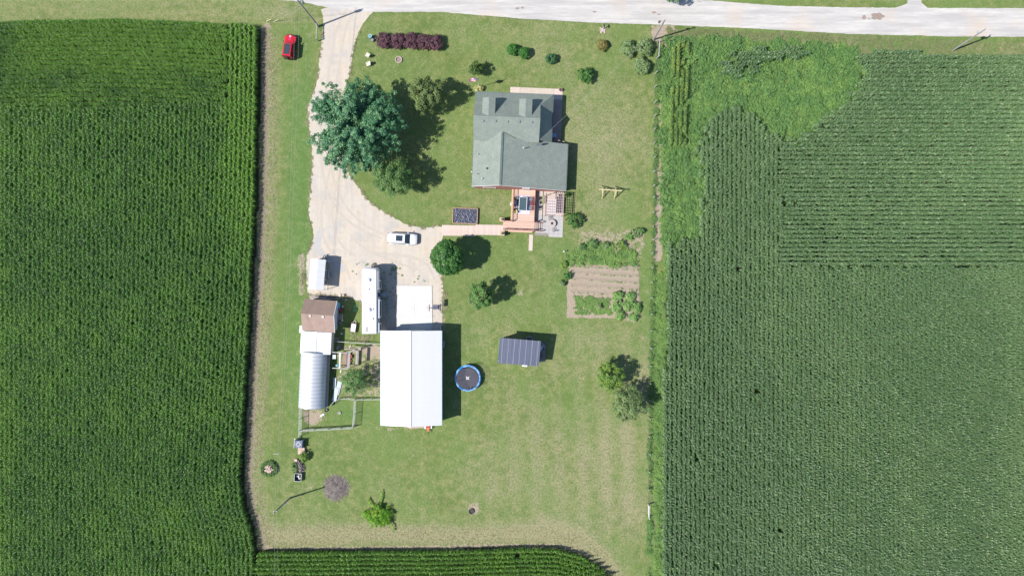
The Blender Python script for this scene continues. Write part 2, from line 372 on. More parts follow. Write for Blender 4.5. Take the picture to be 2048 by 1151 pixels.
t = NT('pale_limestone_gravel'); p = t.pos()
a = t.noise(p, .22, 4); b_ = t.noise(p, 1.3, 5, .65); c = t.noise(p, 9, 3, .7)
st = t.noise(t.scale(p, (1.6, .12, 1)), .9, 4)
g = t.mix(t.mr(a, .35, .65), (.385, .350, .310), (.430, .360, .278))
g = t.mix(t.mr(b_, .35, .68, 0, .55), g, (.440, .415, .380)); g = t.mix(t.mr(st, .42, .62, 0, .22), g, (.27, .235, .195))
g = t.mix(t.mr(t.noise(p, .42, 5, .6), .50, .64, 0, .55), g, (.305, .298, .292)); g = t.mix(t.mr(b_, .37, .27, 0, .6), g, (.24, .215, .185)); g = t.mix(t.mr(c, .40, .30, 0, .5), g, (.19, .175, .155))
t.base(g, .95, 0, .15); t.bump(c, .5, .03); GRAVEL = t.m
t = NT('worn_chip_seal_road'); p = t.pos()
a = t.noise(t.scale(p, (.10, 1.2, 1)), 1.0, 4); b_ = t.noise(t.scale(p, (.6, 3.0, 1)), 1.0, 5, .65); c = t.noise(p, 8, 3, .7)
g = t.mix(t.mr(a, .38, .62), (.335, .320, .312), (.445, .425, .400)); g = t.mix(t.mr(b_, .38, .66, 0, .5), g, (.30, .288, .284))
g = t.mix(t.mr(t.noise(p, .15, 2), .55, .75, 0, .55), g, (.41, .335, .265)); g = t.mix(t.mr(c, .38, .28, 0, .4), g, (.22, .21, .20))
t.base(g, .92, 0, .15); t.bump(c, .3, .02); ROADM = t.m
sheet('road', ROAD, .012, ROADM, .9, 4., 4)
sheet('driveway', chaikin(DRIVE, 1), .008, GRAVEL, 1.6, 2.2, 8)
PUD = mat('damp_patch', (.26, .20, .165), (.20, .155, .13), 2, .55)
for (x, y, rx, ry) in ((1755, 33, 13, 7), (1728, 35, 4, 4.5), (1738, 38, 1.8, 1.2)):
    q = [(x + rx * (1 + .25 * math.sin(k * 1.7 + x)) * math.cos(k / 9 * PI), y + ry * (1 + .2 * math.sin(k * 2.3)) * math.sin(k / 9 * PI)) for k in range(18)]
    sheet('puddle', q, .018, PUD, thick=.004)
for i, (x, y, rx, ry) in enumerate(((1035, 17, 4, 2), (1045, 16, 3, 2), (1189, 24, 4, 1.5), (1308, 25, 5, 2.2), (1318, 29, 3, 1.5))):
    q = [(x + rx * (1 + .35 * math.sin(k * 1.7 + x)) * math.cos(k / 7 * PI), y + ry * (1 + .3 * math.sin(k * 2.3 + x)) * math.sin(k / 7 * PI)) for k in range(14)]
    sheet('road_stain', q, .0165, PUD, thick=.003)
CONC = mat('white_concrete', (.55, .55, .54), (.485, .482, .47), .35, .8, 0, .25, .03, fine=14)
cp = [(795.5, 571), (864, 571), (865, 664), (792, 664)]
sheet('concrete_pad', cp, .10, CONC, kind='structure', thick=.2)

JT = mat('concrete_joint', (.36, .36, .35))
for (xa, ya, xb, yb) in ((829.5, 571.5, 829, 663.5), (795, 602, 864.5, 602), (794, 633, 864.5, 633)):
    a, b = P(xa, ya), P(xb, yb); MB().bar(a + Vector((0, 0, .1005)), b + Vector((0, 0, .1005)), .03, .004).build('pad_joint', JT)['kind'] = 'structure'
TRK = mat('packed_gravel_track', (.430, .393, .350), (.405, .355, .300), 1.2, .95, 0, .15, .1, fine=8); TRG = mat('loose_grey_gravel', (.405, .392, .38), (.37, .355, .34), 1.2, .95, 0, .15, .2, fine=8)
def track(pts, w_, m, seed, z):
    q = [np.array(p, float) for p in pts]
    for _ in range(3): q = [q[0]] + [c for a, b in zip(q[:-1], q[1:]) for c in (a * .75 + b * .25, a * .25 + b * .75)] + [q[-1]]
    L_, R_ = [], []
    for i, p in enumerate(q):
        d = q[min(i + 1, len(q) - 1)] - q[max(i - 1, 0)]; d /= np.hypot(*d) + 1e-9; n_ = np.array([-d[1], d[0]]); e = min(i, len(q) - 1 - i) / 3.; ww = w_ * min(1, .15 + e) * (.55 + .9 * fnoise(np.array(p[0] / 7 + seed), np.array(p[1] / 7 + seed), seed))
        L_.append(tuple(p + n_ * ww)); R_.append(tuple(p - n_ * ww))
    sheet('wheel_track', L_ + R_[::-1], z, m, .35, 2., seed, thick=.004)
T0 = [(705, 14), (683, 50), (672, 110), (664, 170), (652, 225), (650, 290), (655, 350), (672, 400), (705, 440), (745, 464), (775, 474)]
track([(x + 9, y) for x, y in T0], 2.6, TRK, 5, .014); track([(x - 10, y + 3) for x, y in T0], 2.6, TRK, 6, .0145)
track([(662, 330), (645, 400), (640, 450), (655, 500), (690, 525), (700, 560)], 2.2, TRK, 7, .015); track([(680, 340), (664, 410), (665, 455), (682, 492), (712, 512)], 2.0, TRK, 8, .0155)
track([(740, 505), (780, 508), (830, 514), (858, 530), (870, 560)], 2.6, TRK, 9, .016); track([(700, 470), (730, 500), (790, 524), (840, 540)], 2.4, TRK, 10, .0135)
track([(645, 455), (632, 485), (640, 505), (662, 520), (690, 540)], 7, TRG, 11, .011)

# ---- instanced plants: rows of maize, weeds (geometry nodes on a point cloud)
def scatter(name, pts, rot, scl, tint, idx_, variants, label, cat, tilt=0.):
    n = len(pts); me = bpy.data.meshes.new(name); me.vertices.add(n); me.vertices.foreach_set('co', np.asarray(pts, np.float32).ravel())
    rv = np.zeros((n, 3), np.float32); rv[:, 2] = rot
    if tilt: rv[:, 0] = RNG.normal(0, tilt, n); rv[:, 1] = RNG.normal(0, tilt, n)
    a = me.attributes.new('rot', 'FLOAT_VECTOR', 'POINT'); a.data.foreach_set('vector', rv.ravel())
    a = me.attributes.new('scl', 'FLOAT', 'POINT'); a.data.foreach_set('value', np.asarray(scl, np.float32))
    a = me.attributes.new('tint', 'FLOAT', 'POINT'); a.data.foreach_set('value', np.asarray(tint, np.float32))
    a = me.attributes.new('idx', 'INT', 'POINT'); a.data.foreach_set('value', np.asarray(idx_, np.int32))
    o = inst(name, me); ng = bpy.data.node_groups.new(name, 'GeometryNodeTree')
    ng.interface.new_socket('Geometry', in_out='INPUT', socket_type='NodeSocketGeometry'); ng.interface.new_socket('Geometry', in_out='OUTPUT', socket_type='NodeSocketGeometry')
    N = ng.nodes; L = ng.links; gi = N.new('NodeGroupInput'); go = N.new('NodeGroupOutput'); ip = N.new('GeometryNodeInstanceOnPoints'); jn = N.new('GeometryNodeJoinGeometry')
    for v in reversed(variants):
        oi = N.new('GeometryNodeObjectInfo'); oi.inputs['Object'].default_value = v; oi.inputs['As Instance'].default_value = True; L.new(oi.outputs['Geometry'], jn.inputs[0])
    def na(nm, ty):
        q = N.new('GeometryNodeInputNamedAttribute'); q.data_type = ty; q.inputs[0].default_value = nm; return q.outputs['Attribute']
    L.new(gi.outputs[0], ip.inputs['Points']); L.new(jn.outputs[0], ip.inputs['Instance']); ip.inputs['Pick Instance'].default_value = True
    L.new(na('idx', 'INT'), ip.inputs['Instance Index']); L.new(na('rot', 'FLOAT_VECTOR'), ip.inputs['Rotation']); L.new(na('scl', 'FLOAT'), ip.inputs['Scale'])
    L.new(ip.outputs[0], go.inputs[0]); md = o.modifiers.new('plants', 'NODES'); md.node_group = ng
    return tag(o, label, cat, kind='stuff')

def ribbons(specs, mats_, name):
    """specs: list of (points(k,3), halfwidths(k), side vector, tint) -> one mesh of leaf strips"""
    V = []; Fc = []; T = []; b = 0
    for pts, hw, side, tn in specs:
        k = len(pts)
        for i in range(k):
            V.append(pts[i] - side * hw[i]); V.append(pts[i] + side * hw[i]); T += [tn, tn]
        for i in range(k - 1): Fc.append((b + 2 * i, b + 2 * i + 1, b + 2 * i + 3, b + 2 * i + 2))
        b += 2 * k
    return np_mesh(name, np.array(V), np.array(Fc), mats_, dict(leaf=T), True)
def maize_variant(seed, m, length=1.0, plants=6, hh=1.75, tassel=True, ls=1.):
    r = np.random.default_rng(seed); sp = []
    for i in range(plants):
        bx = (i + .5) / plants * length - length / 2 + r.normal(0, .02); by = r.normal(0, .06); h = hh * r.uniform(.9, 1.08)
        sp.append((np.array([[bx, by, 0], [bx, by, h * .9]]), np.array([.012, .008]), np.array([1, 0, 0]), .3)); base_az = r.uniform(0, 2 * PI)
        nl = 9
        for j in range(nl):
            z0 = h * (.34 + .62 * j / nl); az = base_az + PI * j + r.normal(0, .35); ln = r.uniform(.44, .70) * (1.0 if j < nl - 3 else .72); w_ = r.uniform(.040, .058)
            ln *= ls; d = np.array([math.cos(az), math.sin(az), 0]); rise = r.uniform(.14, .26); pts = []; tt = (0, .28, .55, .8, 1)
            for q in tt: pts.append(np.array([bx, by, z0]) + d * ln * (q ** .9) * (1 - .12 * q) + np.array([0, 0, rise * 4 * q * (1 - q) * 1.0 + (.10 - .32 * q) * q * (1 + r.uniform(-.3, .3))]))
            sp.append((np.array(pts), np.array([.022, w_, w_ * .95, w_ * .6, .004]), np.array([-d[1], d[0], r.uniform(-.3, .3)]), r.uniform(0, 1)))
        if tassel:
            for j in range(3):
                az = r.uniform(0, 6.3); d = np.array([math.cos(az), math.sin(az), 0]) * .10
                sp.append((np.array([[bx, by, h * .95], np.array([bx, by, h * 1.04]) + d * .4, np.array([bx, by, h * 1.1]) + d]), np.array([.006, .01, .004]), np.array([-math.sin(az), math.cos(az), 0]), 1.3))
    return bpy.data.objects.new('maize_segment', ribbons(sp, m, 'maize_segment'))
def maize_mat(name, c1, c2, gloss, trans, tr):
    t = NT(name); tn = t.attr('tint', 'INSTANCER'); lf = t.attr('leaf')
    c = t.mix(t.mr(tn, 0, 1), c1, c2); c = t.mix(t.mr(lf, .0, .5, .35, 0), c, tuple(q * .75 for q in c1)); c = t.mix(t.mr(lf, .5, 1, 0, .8), c, tuple(q * 1.45 for q in c2)); c = t.mix(t.mr(lf, 1.1, 1.2), c, (.20, .19, .10))  # per-leaf tone; the much lighter leaves carry painted glints
    t.base(c, gloss, 0, .5); tl = t.node('ShaderNodeBsdfTranslucent'); t.L.new(t.mix(.55, c, tr), tl.inputs[0])
    mx = t.node('ShaderNodeMixShader'); mx.inputs[0].default_value = trans; t.L.new(t.b.outputs[0], mx.inputs[1]); t.L.new(tl.outputs[0], mx.inputs[2]); t.L.new(mx.outputs[0], t.o.inputs[0]); return t.m
MZL = maize_mat('maize_leaf_deep_green', (.032, .112, .022), (.130, .270, .034), .38, .38, (.16, .34, .03))
MZR = maize_mat('maize_leaf_grey_sheen', (.086, .162, .067), (.142, .230, .094), .37, .28, (.17, .31, .10))  # greyer copy of the leaf: gloss seen down-sun is put into the colour
MZY = maize_mat('maize_leaf_yellowing', (.09, .19, .045), (.24, .32, .07), .5, .35, (.22, .32, .06))
VL = [maize_variant(i, MZL) for i in range(7)]; VR = [maize_variant(40 + i, MZR) for i in range(7)]; VY = [maize_variant(80 + i, MZY, ls=.9) for i in range(4)]; VH = [maize_variant(120 + i, MZL, ls=.74) for i in range(6)]

def jig(x, y, a=16.): return x + a * (fnoise(x / 16 + 10, y / 16 + 10, 401) - .5) * 2, y + a * (fnoise(x / 16 + 60, y / 16 + 60, 402) - .5) * 2
def rows(poly_test, x0, x1, y0, y1, vertical, step=.95, curve=None, pitch=.762, off=0.):
    sp = pitch / S; st = step / S; out = []
    if vertical:
        for i, x in enumerate(np.arange(x0 + off, x1, sp)):
            yy = np.arange(y0 + random.random() * st, y1, st); yy = yy + RNG.normal(0, .3, len(yy))
            xx = np.full(len(yy), x) + 1.0 * (fnoise(yy / 60 + 40, yy * 0 + i * .13 + 40, 31) - .5) + (curve(yy, x) if curve is not None else 0)
            out.append(np.stack([xx, yy, np.full(len(yy), PI / 2)], -1))
    else:
        for i, y in enumerate(np.arange(y0 + off, y1, sp)):
            xx = np.arange(x0 + random.random() * st, x1, st); xx = xx + RNG.normal(0, .3, len(xx))
            yy = np.full(len(xx), y) + 1.0 * (fnoise(xx / 60 + 40, xx * 0 + i * .13 + 40, 33) - .5) + (curve(xx, y) if curve is not None else 0)
            out.append(np.stack([xx, yy, np.zeros(len(xx))], -1))
    a = np.concatenate(out); return a[poly_test(a[:, 0], a[:, 1])]
def crop(name, a, variants, label, gaps=0., tseed=1, bright=None, hs=1.):
    keep = RNG.random(len(a)) > gaps; a = a[keep]; n = len(a)
    pts = np.stack([(a[:, 0] - 1024) * S, (575.5 - a[:, 1]) * S, np.full(n, -.02)], -1)
    tint = .10 + 1.15 * (fnoise(a[:, 0] / 34 + 60, a[:, 1] / 34 + 60, tseed) - .42) + 1.0 * (fnoise(a[:, 0] / 130 + 60, a[:, 1] / 130 + 60, tseed + 50) - .5) + RNG.normal(0, .12, n)
    if bright is not None: tint = tint + bright(a[:, 0], a[:, 1])
    hgt = .9 + .22 * fnoise(a[:, 0] / 20 + 30, a[:, 1] / 20 + 30, tseed + 3) + RNG.normal(0, .018, n)
    return scatter(name, pts, a[:, 2] + PI * RNG.integers(0, 2, n) + RNG.normal(0, .04, n), hgt * hs, tint, RNG.integers(0, len(variants), n), variants, label, 'maize')
HEAD = lambda x, y: (y < 214 + 6 * np.sin(x / 90)) & (x < 462)
cur = lambda x, y=0: np.interp(x, [-140, 0, 80, 250, 400, 500], [8, 6, 2, 0, 6, 14])
crop('maize_headland_rows', rows(lambda x, y: inside(x, y, LEFT) & HEAD(x, y - 6), -140, 470, 46.5, 240, False, curve=cur), VH, 'headland rows of maize running across the top left corner below the grass verge', tseed=2,
     bright=lambda x, y: 1.0 * sm(165 - y, 0, 50) * sm(x, 20, 90) + .4 * sm(y, 60, 90) - .1)
crop('maize_field', rows(lambda x, y: inside(x, y, LEFT) & ~HEAD(x, y) & ~(inside(x, y, BOT)), -140, 560, 40, 1300, True, curve=lambda y, x: (np.interp(y, [q[1] for q in LEFT_EDGE], [q[0] for q in LEFT_EDGE]) - 521) * sm(x, 100, 520)), VL, 'dark green maize field left of the yard with rows running up and down', tseed=3,
     bright=lambda x, y: 1.1 * sm(x, 430, 480) * sm(650 - y, 0, 350) + .5 * sm(60 - x, 0, 60) + .15 * sm(x, 480, 500))
bc = lambda x, y=0: np.interp(x, [516, 900, 1040, 1110, 1160, 1200, 1235, 1270], [0, -2, -7, -6, 7, 31, 66, 200])
crop('maize_bottom_rows', rows(lambda x, y: inside(x, y, BOT), 500, 1300, 1102, 1300, False, curve=bc), VH, 'rows of maize along the bottom edge of the photo below the mown yard', tseed=5, gaps=.004,
     bright=lambda x, y: .75 + 0 * x)
INR = lambda x, y: np.where((x < 1760) & (y < 500) & (x > 1345), inside(*jig(x, y), RIGHT) & ((y > 104)) & (sdf(x, y, WEED) < RNG.normal(-3, 5, len(x))), inside(x, y, RIGHT))
ACR = lambda x, y: (x > 1556 + 8 * np.sin(y / 30)) & (y < 532)
crop('maize_cross_rows', rows(lambda x, y: INR(x, y) & ACR(x, y), 1500, 2200, 100, 540, False), VR, 'grey green maize in the upper right part of the field with rows running across', tseed=7, gaps=.001,
     bright=lambda x, y: .3 * sm(x, 1950, 2048) + .5 * sm(sdf(x, y, WEED), -30, 0))
crop('maize_field', rows(lambda x, y: INR(x, y) & ~ACR(x, y), 1318, 2200, 200, 1300, True, pitch=.765), VR, 'grey green maize field right of the fence with rows running up and down', tseed=9, gaps=.001,
     bright=lambda x, y: .6 * sm(x, 1930, 2048) + .5 * sm(sdf(x, y, WEED), -30, 0))
SPARSE = [(1436, 148), (1450, 120), (1500, 104), (1560, 100), (1622, 108), (1590, 122), (1530, 126), (1500, 142), (1470, 156)]
crop('maize_patch', rows(lambda x, y: inside(*jig(x, y, 12.), SPARSE), 1420, 1640, 84, 170, False), VR, 'isolated dark patch of maize in the pale weeds near the road', gaps=.18)
crop('maize_fence_rows', rows(lambda x, y: (x < 1378 - (y > 200) * (y - 200) * .12) & (RNG.random(len(x)) > .12), 1342, 1378, 88, 292, True, curve=lambda y, x=0: 3 * np.sin(y / 60)), VY,
     'yellowing rows of maize beside the fence near the road', hs=.92, bright=lambda x, y: .4 * (RNG.random(len(x)) - .5))

def tuft_variant(seed, m, n=46, rad=.42, hgt=.42, lw=.05, ll=.2):
    r = np.random.default_rng(seed); sp = []
    for i in range(n):
        a_ = r.uniform(0, 6.3); q = rad * math.sqrt(r.random()); c = np.array([q * math.cos(a_), q * math.sin(a_), hgt * r.uniform(.35, 1) * (1 - .5 * (q / rad) ** 2)])
        az = r.uniform(0, 6.3); d = np.array([math.cos(az), math.sin(az), 0]); l = ll * r.uniform(.6, 1.3)
        sp.append((np.array([c, c + d * l * .5 + [0, 0, l * .25], c + d * l + [0, 0, l * r.uniform(-.2, .3)]]), np.array([.01, lw * r.uniform(.7, 1.3), .006]), np.array([-d[1], d[0], r.uniform(-.5, .5)]), r.uniform(0, 1)))
    return bpy.data.objects.new('weed_clump', ribbons(sp, m, 'weed_clump'))
def weed_mat(name, c1, c2, tr):
    t = NT(name); tn = t.attr('tint', 'INSTANCER'); lf = t.attr('leaf'); c = t.mix(t.mr(tn, 0, 1), c1, c2); c = t.mix(t.mr(lf, 0, 1, 0, .4), c, tuple(q * 1.35 for q in c2))
    t.base(c, .6, 0, .3); tl = t.node('ShaderNodeBsdfTranslucent'); t.L.new(t.mix(.5, c, tr), tl.inputs[0]); mx = t.node('ShaderNodeMixShader'); mx.inputs[0].default_value = .3
    t.L.new(t.b.outputs[0], mx.inputs[1]); t.L.new(tl.outputs[0], mx.inputs[2]); t.L.new(mx.outputs[0], t.o.inputs[0]); return t.m
WM = weed_mat('weed_leaf', (.075, .165, .052), (.175, .290, .075), (.22, .36, .05))
WV = [tuft_variant(i, WM) for i in range(5)] + [tuft_variant(20 + i, WM, 60, .5, .65, .04, .3) for i in range(3)]
GM = weed_mat('grass_blade', (.12, .175, .055), (.36, .32, .20), (.26, .28, .12))
GV = [tuft_variant(60 + i, GM, 40, .22, .12, .012, .13) for i in range(5)]
def sow(name, test, x0, x1, y0, y1, dens, variants, label, cat, smin=.7, smax=1.2, ts=0., tsd=.3, seed=61, z=-.02):
    n = int((x1 - x0) * (y1 - y0) * S * S * dens); x = RNG.uniform(x0, x1, n); y = RNG.uniform(y0, y1, n); k = test(x, y); x, y = x[k], y[k]; n = len(x)
    tint = .4 + ts + 1.6 * (fnoise(x / 22 + 70, y / 22 + 70, seed) - .5) + RNG.normal(0, tsd, n)
    return scatter(name, np.stack([(x - 1024) * S, (575.5 - y) * S, np.full(n, z)], -1), RNG.uniform(0, 6.3, n), RNG.uniform(smin, smax, n), tint, RNG.integers(0, len(variants), n), variants, label, cat)
sow('weed_cover', lambda x, y: (sdf(x, y, WEED) > -14) & (y > 76 + (x - 1340) * .03) & (x > 1322) & ~(inside(x, y, SPARSE)) & (fnoise(x / 12 + 10, y / 12 + 10, 71) > .27), 1318, 1740, 70, 500, 5.0, WV, 'bright green weeds filling the drowned out patch in the right hand field', 'weeds', .5, 1.3, tsd=.42, ts=-.1)
sow('tall_weeds', lambda x, y: (sdf(x, y, WEED) > -8) & (fnoise(x / 7 + 10, y / 7 + 10, 171) > .60), 1322, 1720, 80, 490, 2.2, WV[5:], 'taller darker weeds scattered through the drowned out patch', 'weeds', 1.2, 1.9, ts=-.5)
sow('weed_strip', lambda x, y: (x < 1332 + 2 * np.sin(y / 20)) & (fnoise(x / 8 + 10, y / 20 + 10, 73) > .36), 1308, 1336, 545, 1250, 6., WV, 'rank green weeds in the ditch between the lower fence and the maize', 'weeds', .55, 1.0, ts=.35)
sow('weed_margin', lambda x, y: (fnoise(x / 6 + 10, y / 14 + 10, 75) > .30), 1329, 1341, 90, 545, 6., WV, 'weeds fringing the bare strip right of the upper fence', 'weeds', .45, .95, ts=.3)
FENCE_X = lambda y: np.interp(y, [80, 118, 200, 300, 420, 560, 760, 1000, 1151], [1316, 1314, 1311, 1309, 1306, 1303, 1299, 1297, 1296])
sow('fence_vine', lambda x, y: (np.abs(x - FENCE_X(y) - 1.5) < 3.4 * (.35 + 1.2 * fnoise(x * 0 + 3, y / 16 + 10, 77))) & (y > 118 + 0 * x) & ((y < 985) | (y > 1030)), 1290, 1322, 118, 1250, 7., WV, 'vines and tall grass grown through the long wire fence', 'vine', .45, 1.0, ts=-.1)
sow('grass_tufts', lambda x, y: (fnoise(x / 9 + 10, y / 9 + 10, 79) > .30) & (dline(x, y, [(556, 1078), (760, 1072), (950, 1080), (1080, 1076), (1160, 1096), (1225, 1145)]) < 24), 530, 1270, 1040, 1200, 7., GV, 'straw coloured rough grass on the bottom headland', 'grass', .35, .65, ts=.5)
sow('grass_tufts', lambda x, y: dline(x, y, [(q[0] + 24, q[1]) for q in LEFT_EDGE]) < 14 * (.3 + fnoise(x / 9 + 10, y / 9 + 10, 81)), 500, 560, 60, 1090, 7., GV, 'dry rough grass beside the left maize field', 'grass', .35, .75, ts=.45)
sow('grass_tufts', lambda x, y: (np.abs(y - 80 - (x - 1340) * .045) < 24) & ~inside(x, y, WEED) & ~INR(x, y) & (sdf(x, y, ROAD) < -2), 1330, 2200, 50, 125, 9., GV, 'tall green grass verge along the right half of the road', 'grass', .9, 1.6, ts=-.55)
sow('grass_rim', lambda x, y: (np.abs(sdf(x, y, DRIVE) + .5) < 2.2) & (fnoise(x / 5 + 10, y / 5 + 10, 83) > .42), 590, 900, 60, 640, 10., GV, 'grass creeping over the gravel drive edge', 'grass', .6, 1.2, ts=.1)
sow('gravel_weeds', lambda x, y: ((blob(x, y, 785, 545, 14, 11) + .8 * blob(x, y, 746, 528, 6, 4) + .8 * blob(x, y, 780, 628, 10, 8) + .5 * blob(x, y, 712, 548, 9, 7) + .6 * blob(x, y, 835, 560, 22, 7) + .35 * blob(x, y, 778, 600, 18, 45) + 1.3 * blob(x, y, 767, 568, 4, 22) + .3 * blob(x, y, 730, 528, 20, 4) + .7 * blob(x, y, 862, 645, 6, 9)) > RNG.random(len(x)) * 1.5) & ~((x > 793) & (x < 867) & (y > 569)),
    690, 900, 510, 665, 9., WV, 'thin green weeds coming up through the gravel around the camper', 'weeds', .14, .36, ts=-.25, z=.0)

sow('grass_rim', lambda x, y: (blob(x, y, 640, 592, 46, 5) + blob(x, y, 604, 560, 8, 34) * .5 + blob(x, y, 730, 676, 30, 7) + .6 * blob(x, y, 690, 598, 14, 6) + .6 * blob(x, y, 890, 605, 5, 40)) > .25 + RNG.random(len(x)) * .8, 590, 900, 500, 690, 14., GV, 'dry weedy fringe around the sheds and the camper', 'grass', .8, 1.7, ts=.35)
# ================================================================ BUILDINGS
SHING = mat('green_asphalt_shingle', (.222, .252, .220), (.170, .200, .178), 1.0, .88, 0, .2, .3, (1, 1, 1), 5, fine=7)
SHBR = mat('brown_asphalt_shingle', (.330, .240, .200), (.270, .195, .160), 1.0, .9, 0, .2, .25, (1, 1, 1), 5, fine=8)
BRICK = mat('red_brick_wall', (.42, .20, .16), (.34, .15, .12), 3, .85, fine=12)
WHITE = mat('white_paint', (.60, .60, .60), (.55, .55, .56), 1, .5)
WMET = mat('white_metal_roof', (.530, .533, .540), (.480, .487, .500), .22, .42, .0, .4)
GREYM = mat('grey_metal', (.30, .31, .33), (.25, .26, .28), 2, .45, .6)
DARK = mat('black_plastic', (.018, .019, .022), (.03, .03, .032), 3, .5)
GLASS = mat('dark_window_glass', (.020, .035, .048), (.03, .05, .06), .8, .08, 0, .6)
GALV = mat('galvanized_sheet', (.49, .505, .53), (.41, .43, .465), .5, .38, .25, .5, 0, (.3, 3, 1))
SIDING = mat('pale_siding', (.50, .48, .44), (.44, .42, .39), 2, .7, 0, .3, .2, (.3, .3, 6))
TAN = mat('tan_lumber', (.50, .36, .22), (.40, .28, .17), 2.5, .8, 0, .2, .1, (3, 3, 1))
PINEW = mat('weathered_lumber', (.34, .30, .26), (.26, .225, .195), 2.5, .85, 0, .2, .1, (3, 3, 1))

# --- farmhouse: local frame, x along the ridge, y towards the road
O = P(1040, 300); hs = thing('farmhouse', 'house with green shingle roof, two dormers and a rear wing over brick walls', 'house', (O.x, O.y, 0), R(-2.4))
RX = 3.66; RZ = 6.7; E0 = 8.61; pz = lambda y: RZ - abs(y - RX) * (RZ - 3.0) / (E0 - RX)
YC = .45
def skylab(q, name='roof_slope', m=SHING, t=.16, par=None): return MB().slab(q, t).build(name, m, par or hs)
skylab([(-7.62, RX, RZ), (2.98, RX, RZ), (2.98, E0, 3.0), (-7.62, E0, 3.0)])
skylab([(-7.62, RX, RZ), (-7.62, YC, pz(YC)), (2.98, YC, pz(YC)), (2.98, RX, RZ)])
# hipped porch roof wrapping the east gable
PEX = 5.02; zi = 4.55; yh = E0 - (3.0 + (zi - 3.0) - 3.0) / ((RZ - 3) / (E0 - RX))
skylab([(2.985, E0, 2.995), (PEX, E0, 2.995), (2.985, E0 - (zi - 3.0) / .7475, zi)], 'porch_roof_slope')
skylab([(2.985, E0 - (zi - 3.0) / .7475, zi), (PEX, E0, 2.995), (PEX, .84, 2.995), (2.985, .84, zi)], 'porch_roof_slope')
MB().box(-7.2, 2.9, .6, 8.2, 0, 2.95).build('wall', SIDING, hs, bevel=.02)
MB().loft([[(x, .6, 2.9), (x, .6, pz(.6) - .25), (x, RX, RZ - .25), (x, 8.2, 3.0), (x, 8.2, 2.9)] for x in (-7.35, 2.75)]).build('gable_wall', SIDING, hs)
for y in (8.3, 6.2, 4.2, 2.3): MB().cbox((4.86, y, 1.45), (.13, .13, 2.9)).build('porch_post', WHITE, hs)
MB().box(2.9, 5.0, .9, 8.5, .02, .28).build('porch_floor', mat('grey_porch_floor', (.22, .2, .19)), hs)
# wing: ridge runs south, east slope is long and low
WX = -2.93; WZ = 5.45; WS = -6.85
skylab([(WX, WS, WZ), (WX, 1.75, WZ), (-7.64, 1.75, 3.02), (-7.64, WS, 3.02)])
skylab([(WX, .86, WZ), (WX, WS, WZ), (7.80, WS, 2.32), (7.80, .86, 2.32)])
skylab([(WX, 1.75, WZ), (WX, .86, WZ), (-.8, .86, WZ - .63)], t=.1)
MB().bar((WX, WS - .02, WZ + .03), (WX, 1.6, WZ + .03), .34, .07).build('ridge_cap', mat('dark_ridge_shingle', (.085, .12, .108)), hs)
MB().bar((-7.62, RX, RZ + .02), (2.98, RX, RZ + .02), .26, .05).build('ridge_cap', SHING, hs)
MB().box(-7.3, 7.5, -6.76, .7, 0, 2.28).build('brick_wall', BRICK, hs)
MB().loft([[(-7.3, y, 2.27), (-7.3, y, 2.95), (WX, y, WZ - .22), (7.5, y, 2.30), (7.5, y, 2.27)] for y in (-6.76, .8)]).build('gable_wall', BRICK, hs)
for i in range(2): pass
MB().box(-5.9, -3.7, -6.81, -6.76, .9, 2.0).build('window', WHITE, hs); win = hs.children[-1]
MB().box(-5.75, -3.85, -6.83, -6.812, 1.0, 1.9).build('pane', GLASS, win)
d = MB().box(.62, 1.85, -6.84, -6.76, 1.02, 3.0).build('door', WHITE, hs); MB().box(.8, 1.67, -6.86, -6.842, 1.5, 2.8).build('pane', GLASS, d)
for a, b in (((-7.66, WS, 2.95), (WX, WS, WZ)), ((WX, WS, WZ), (7.82, WS, 2.25))): MB().bar((a[0], a[1] - .02, a[2]), (b[0], b[1] - .02, b[2]), .04, .2).build('rake_board', WHITE, hs)
for a, b in (((-7.68, WS, 2.93), (-7.68, 1.7, 2.93)), ((7.86, WS, 2.23), (7.86, .86, 2.23)), ((5.08, .86, 2.9), (5.08, 8.6, 2.9)), ((-7.6, 8.67, 2.9), (5.0, 8.67, 2.9))): MB().bar(a, b, .11, .12).build('gutter', mat('dark_green_gutter', (.10,.13,.125)), hs)
# dormers
for x0, x1 in ((-6.28, -4.24), (-.45, 1.63)):
    xm = (x0 + x1) / 2; yf = 6.87; zr = 6.52; ze = 6.18; dm = inst('dormer', MB().box(x0 + .15, x1 - .15, 4.2, yf - .2, 3.6, ze - .02).mesh('dormer', SIDING), hs)
    yr = RX + (RZ - zr) / .7475; ye = RX + (RZ - ze) / .7475
    MB().slab([(xm, yf, zr), (x0, yf, ze), (x0, ye, ze), (xm, yr, zr)], .1).build('roof_slope', SHING, dm)
    MB().slab([(xm, yf, zr), (xm, yr, zr), (x1, ye, ze), (x1, yf, ze)], .1).build('roof_slope', SHING, dm)
    MB().prism([(x0 + .15, yf - .2), (x1 - .15, yf - .2), (x1 - .15, yf - .3), (x0 + .15, yf - .3)], ze - .02, zr - .3).build('front_wall', SIDING, dm)
    MB().box(xm - .45, xm + .45, yf - .2, yf - .16, 4.9, 5.9).build('window', GLASS, dm)
for x, y in ((-6.1, RX - .55), (-4.1, RX - .5), (-2.2, RX - .5), (-.35, RX - .45), (1.65, RX - .45)):
    MB().cbox((x, y, pz(y) + .09), (.3, .3, .2)).build('roof_vent', GREYM, hs, bevel=.03)
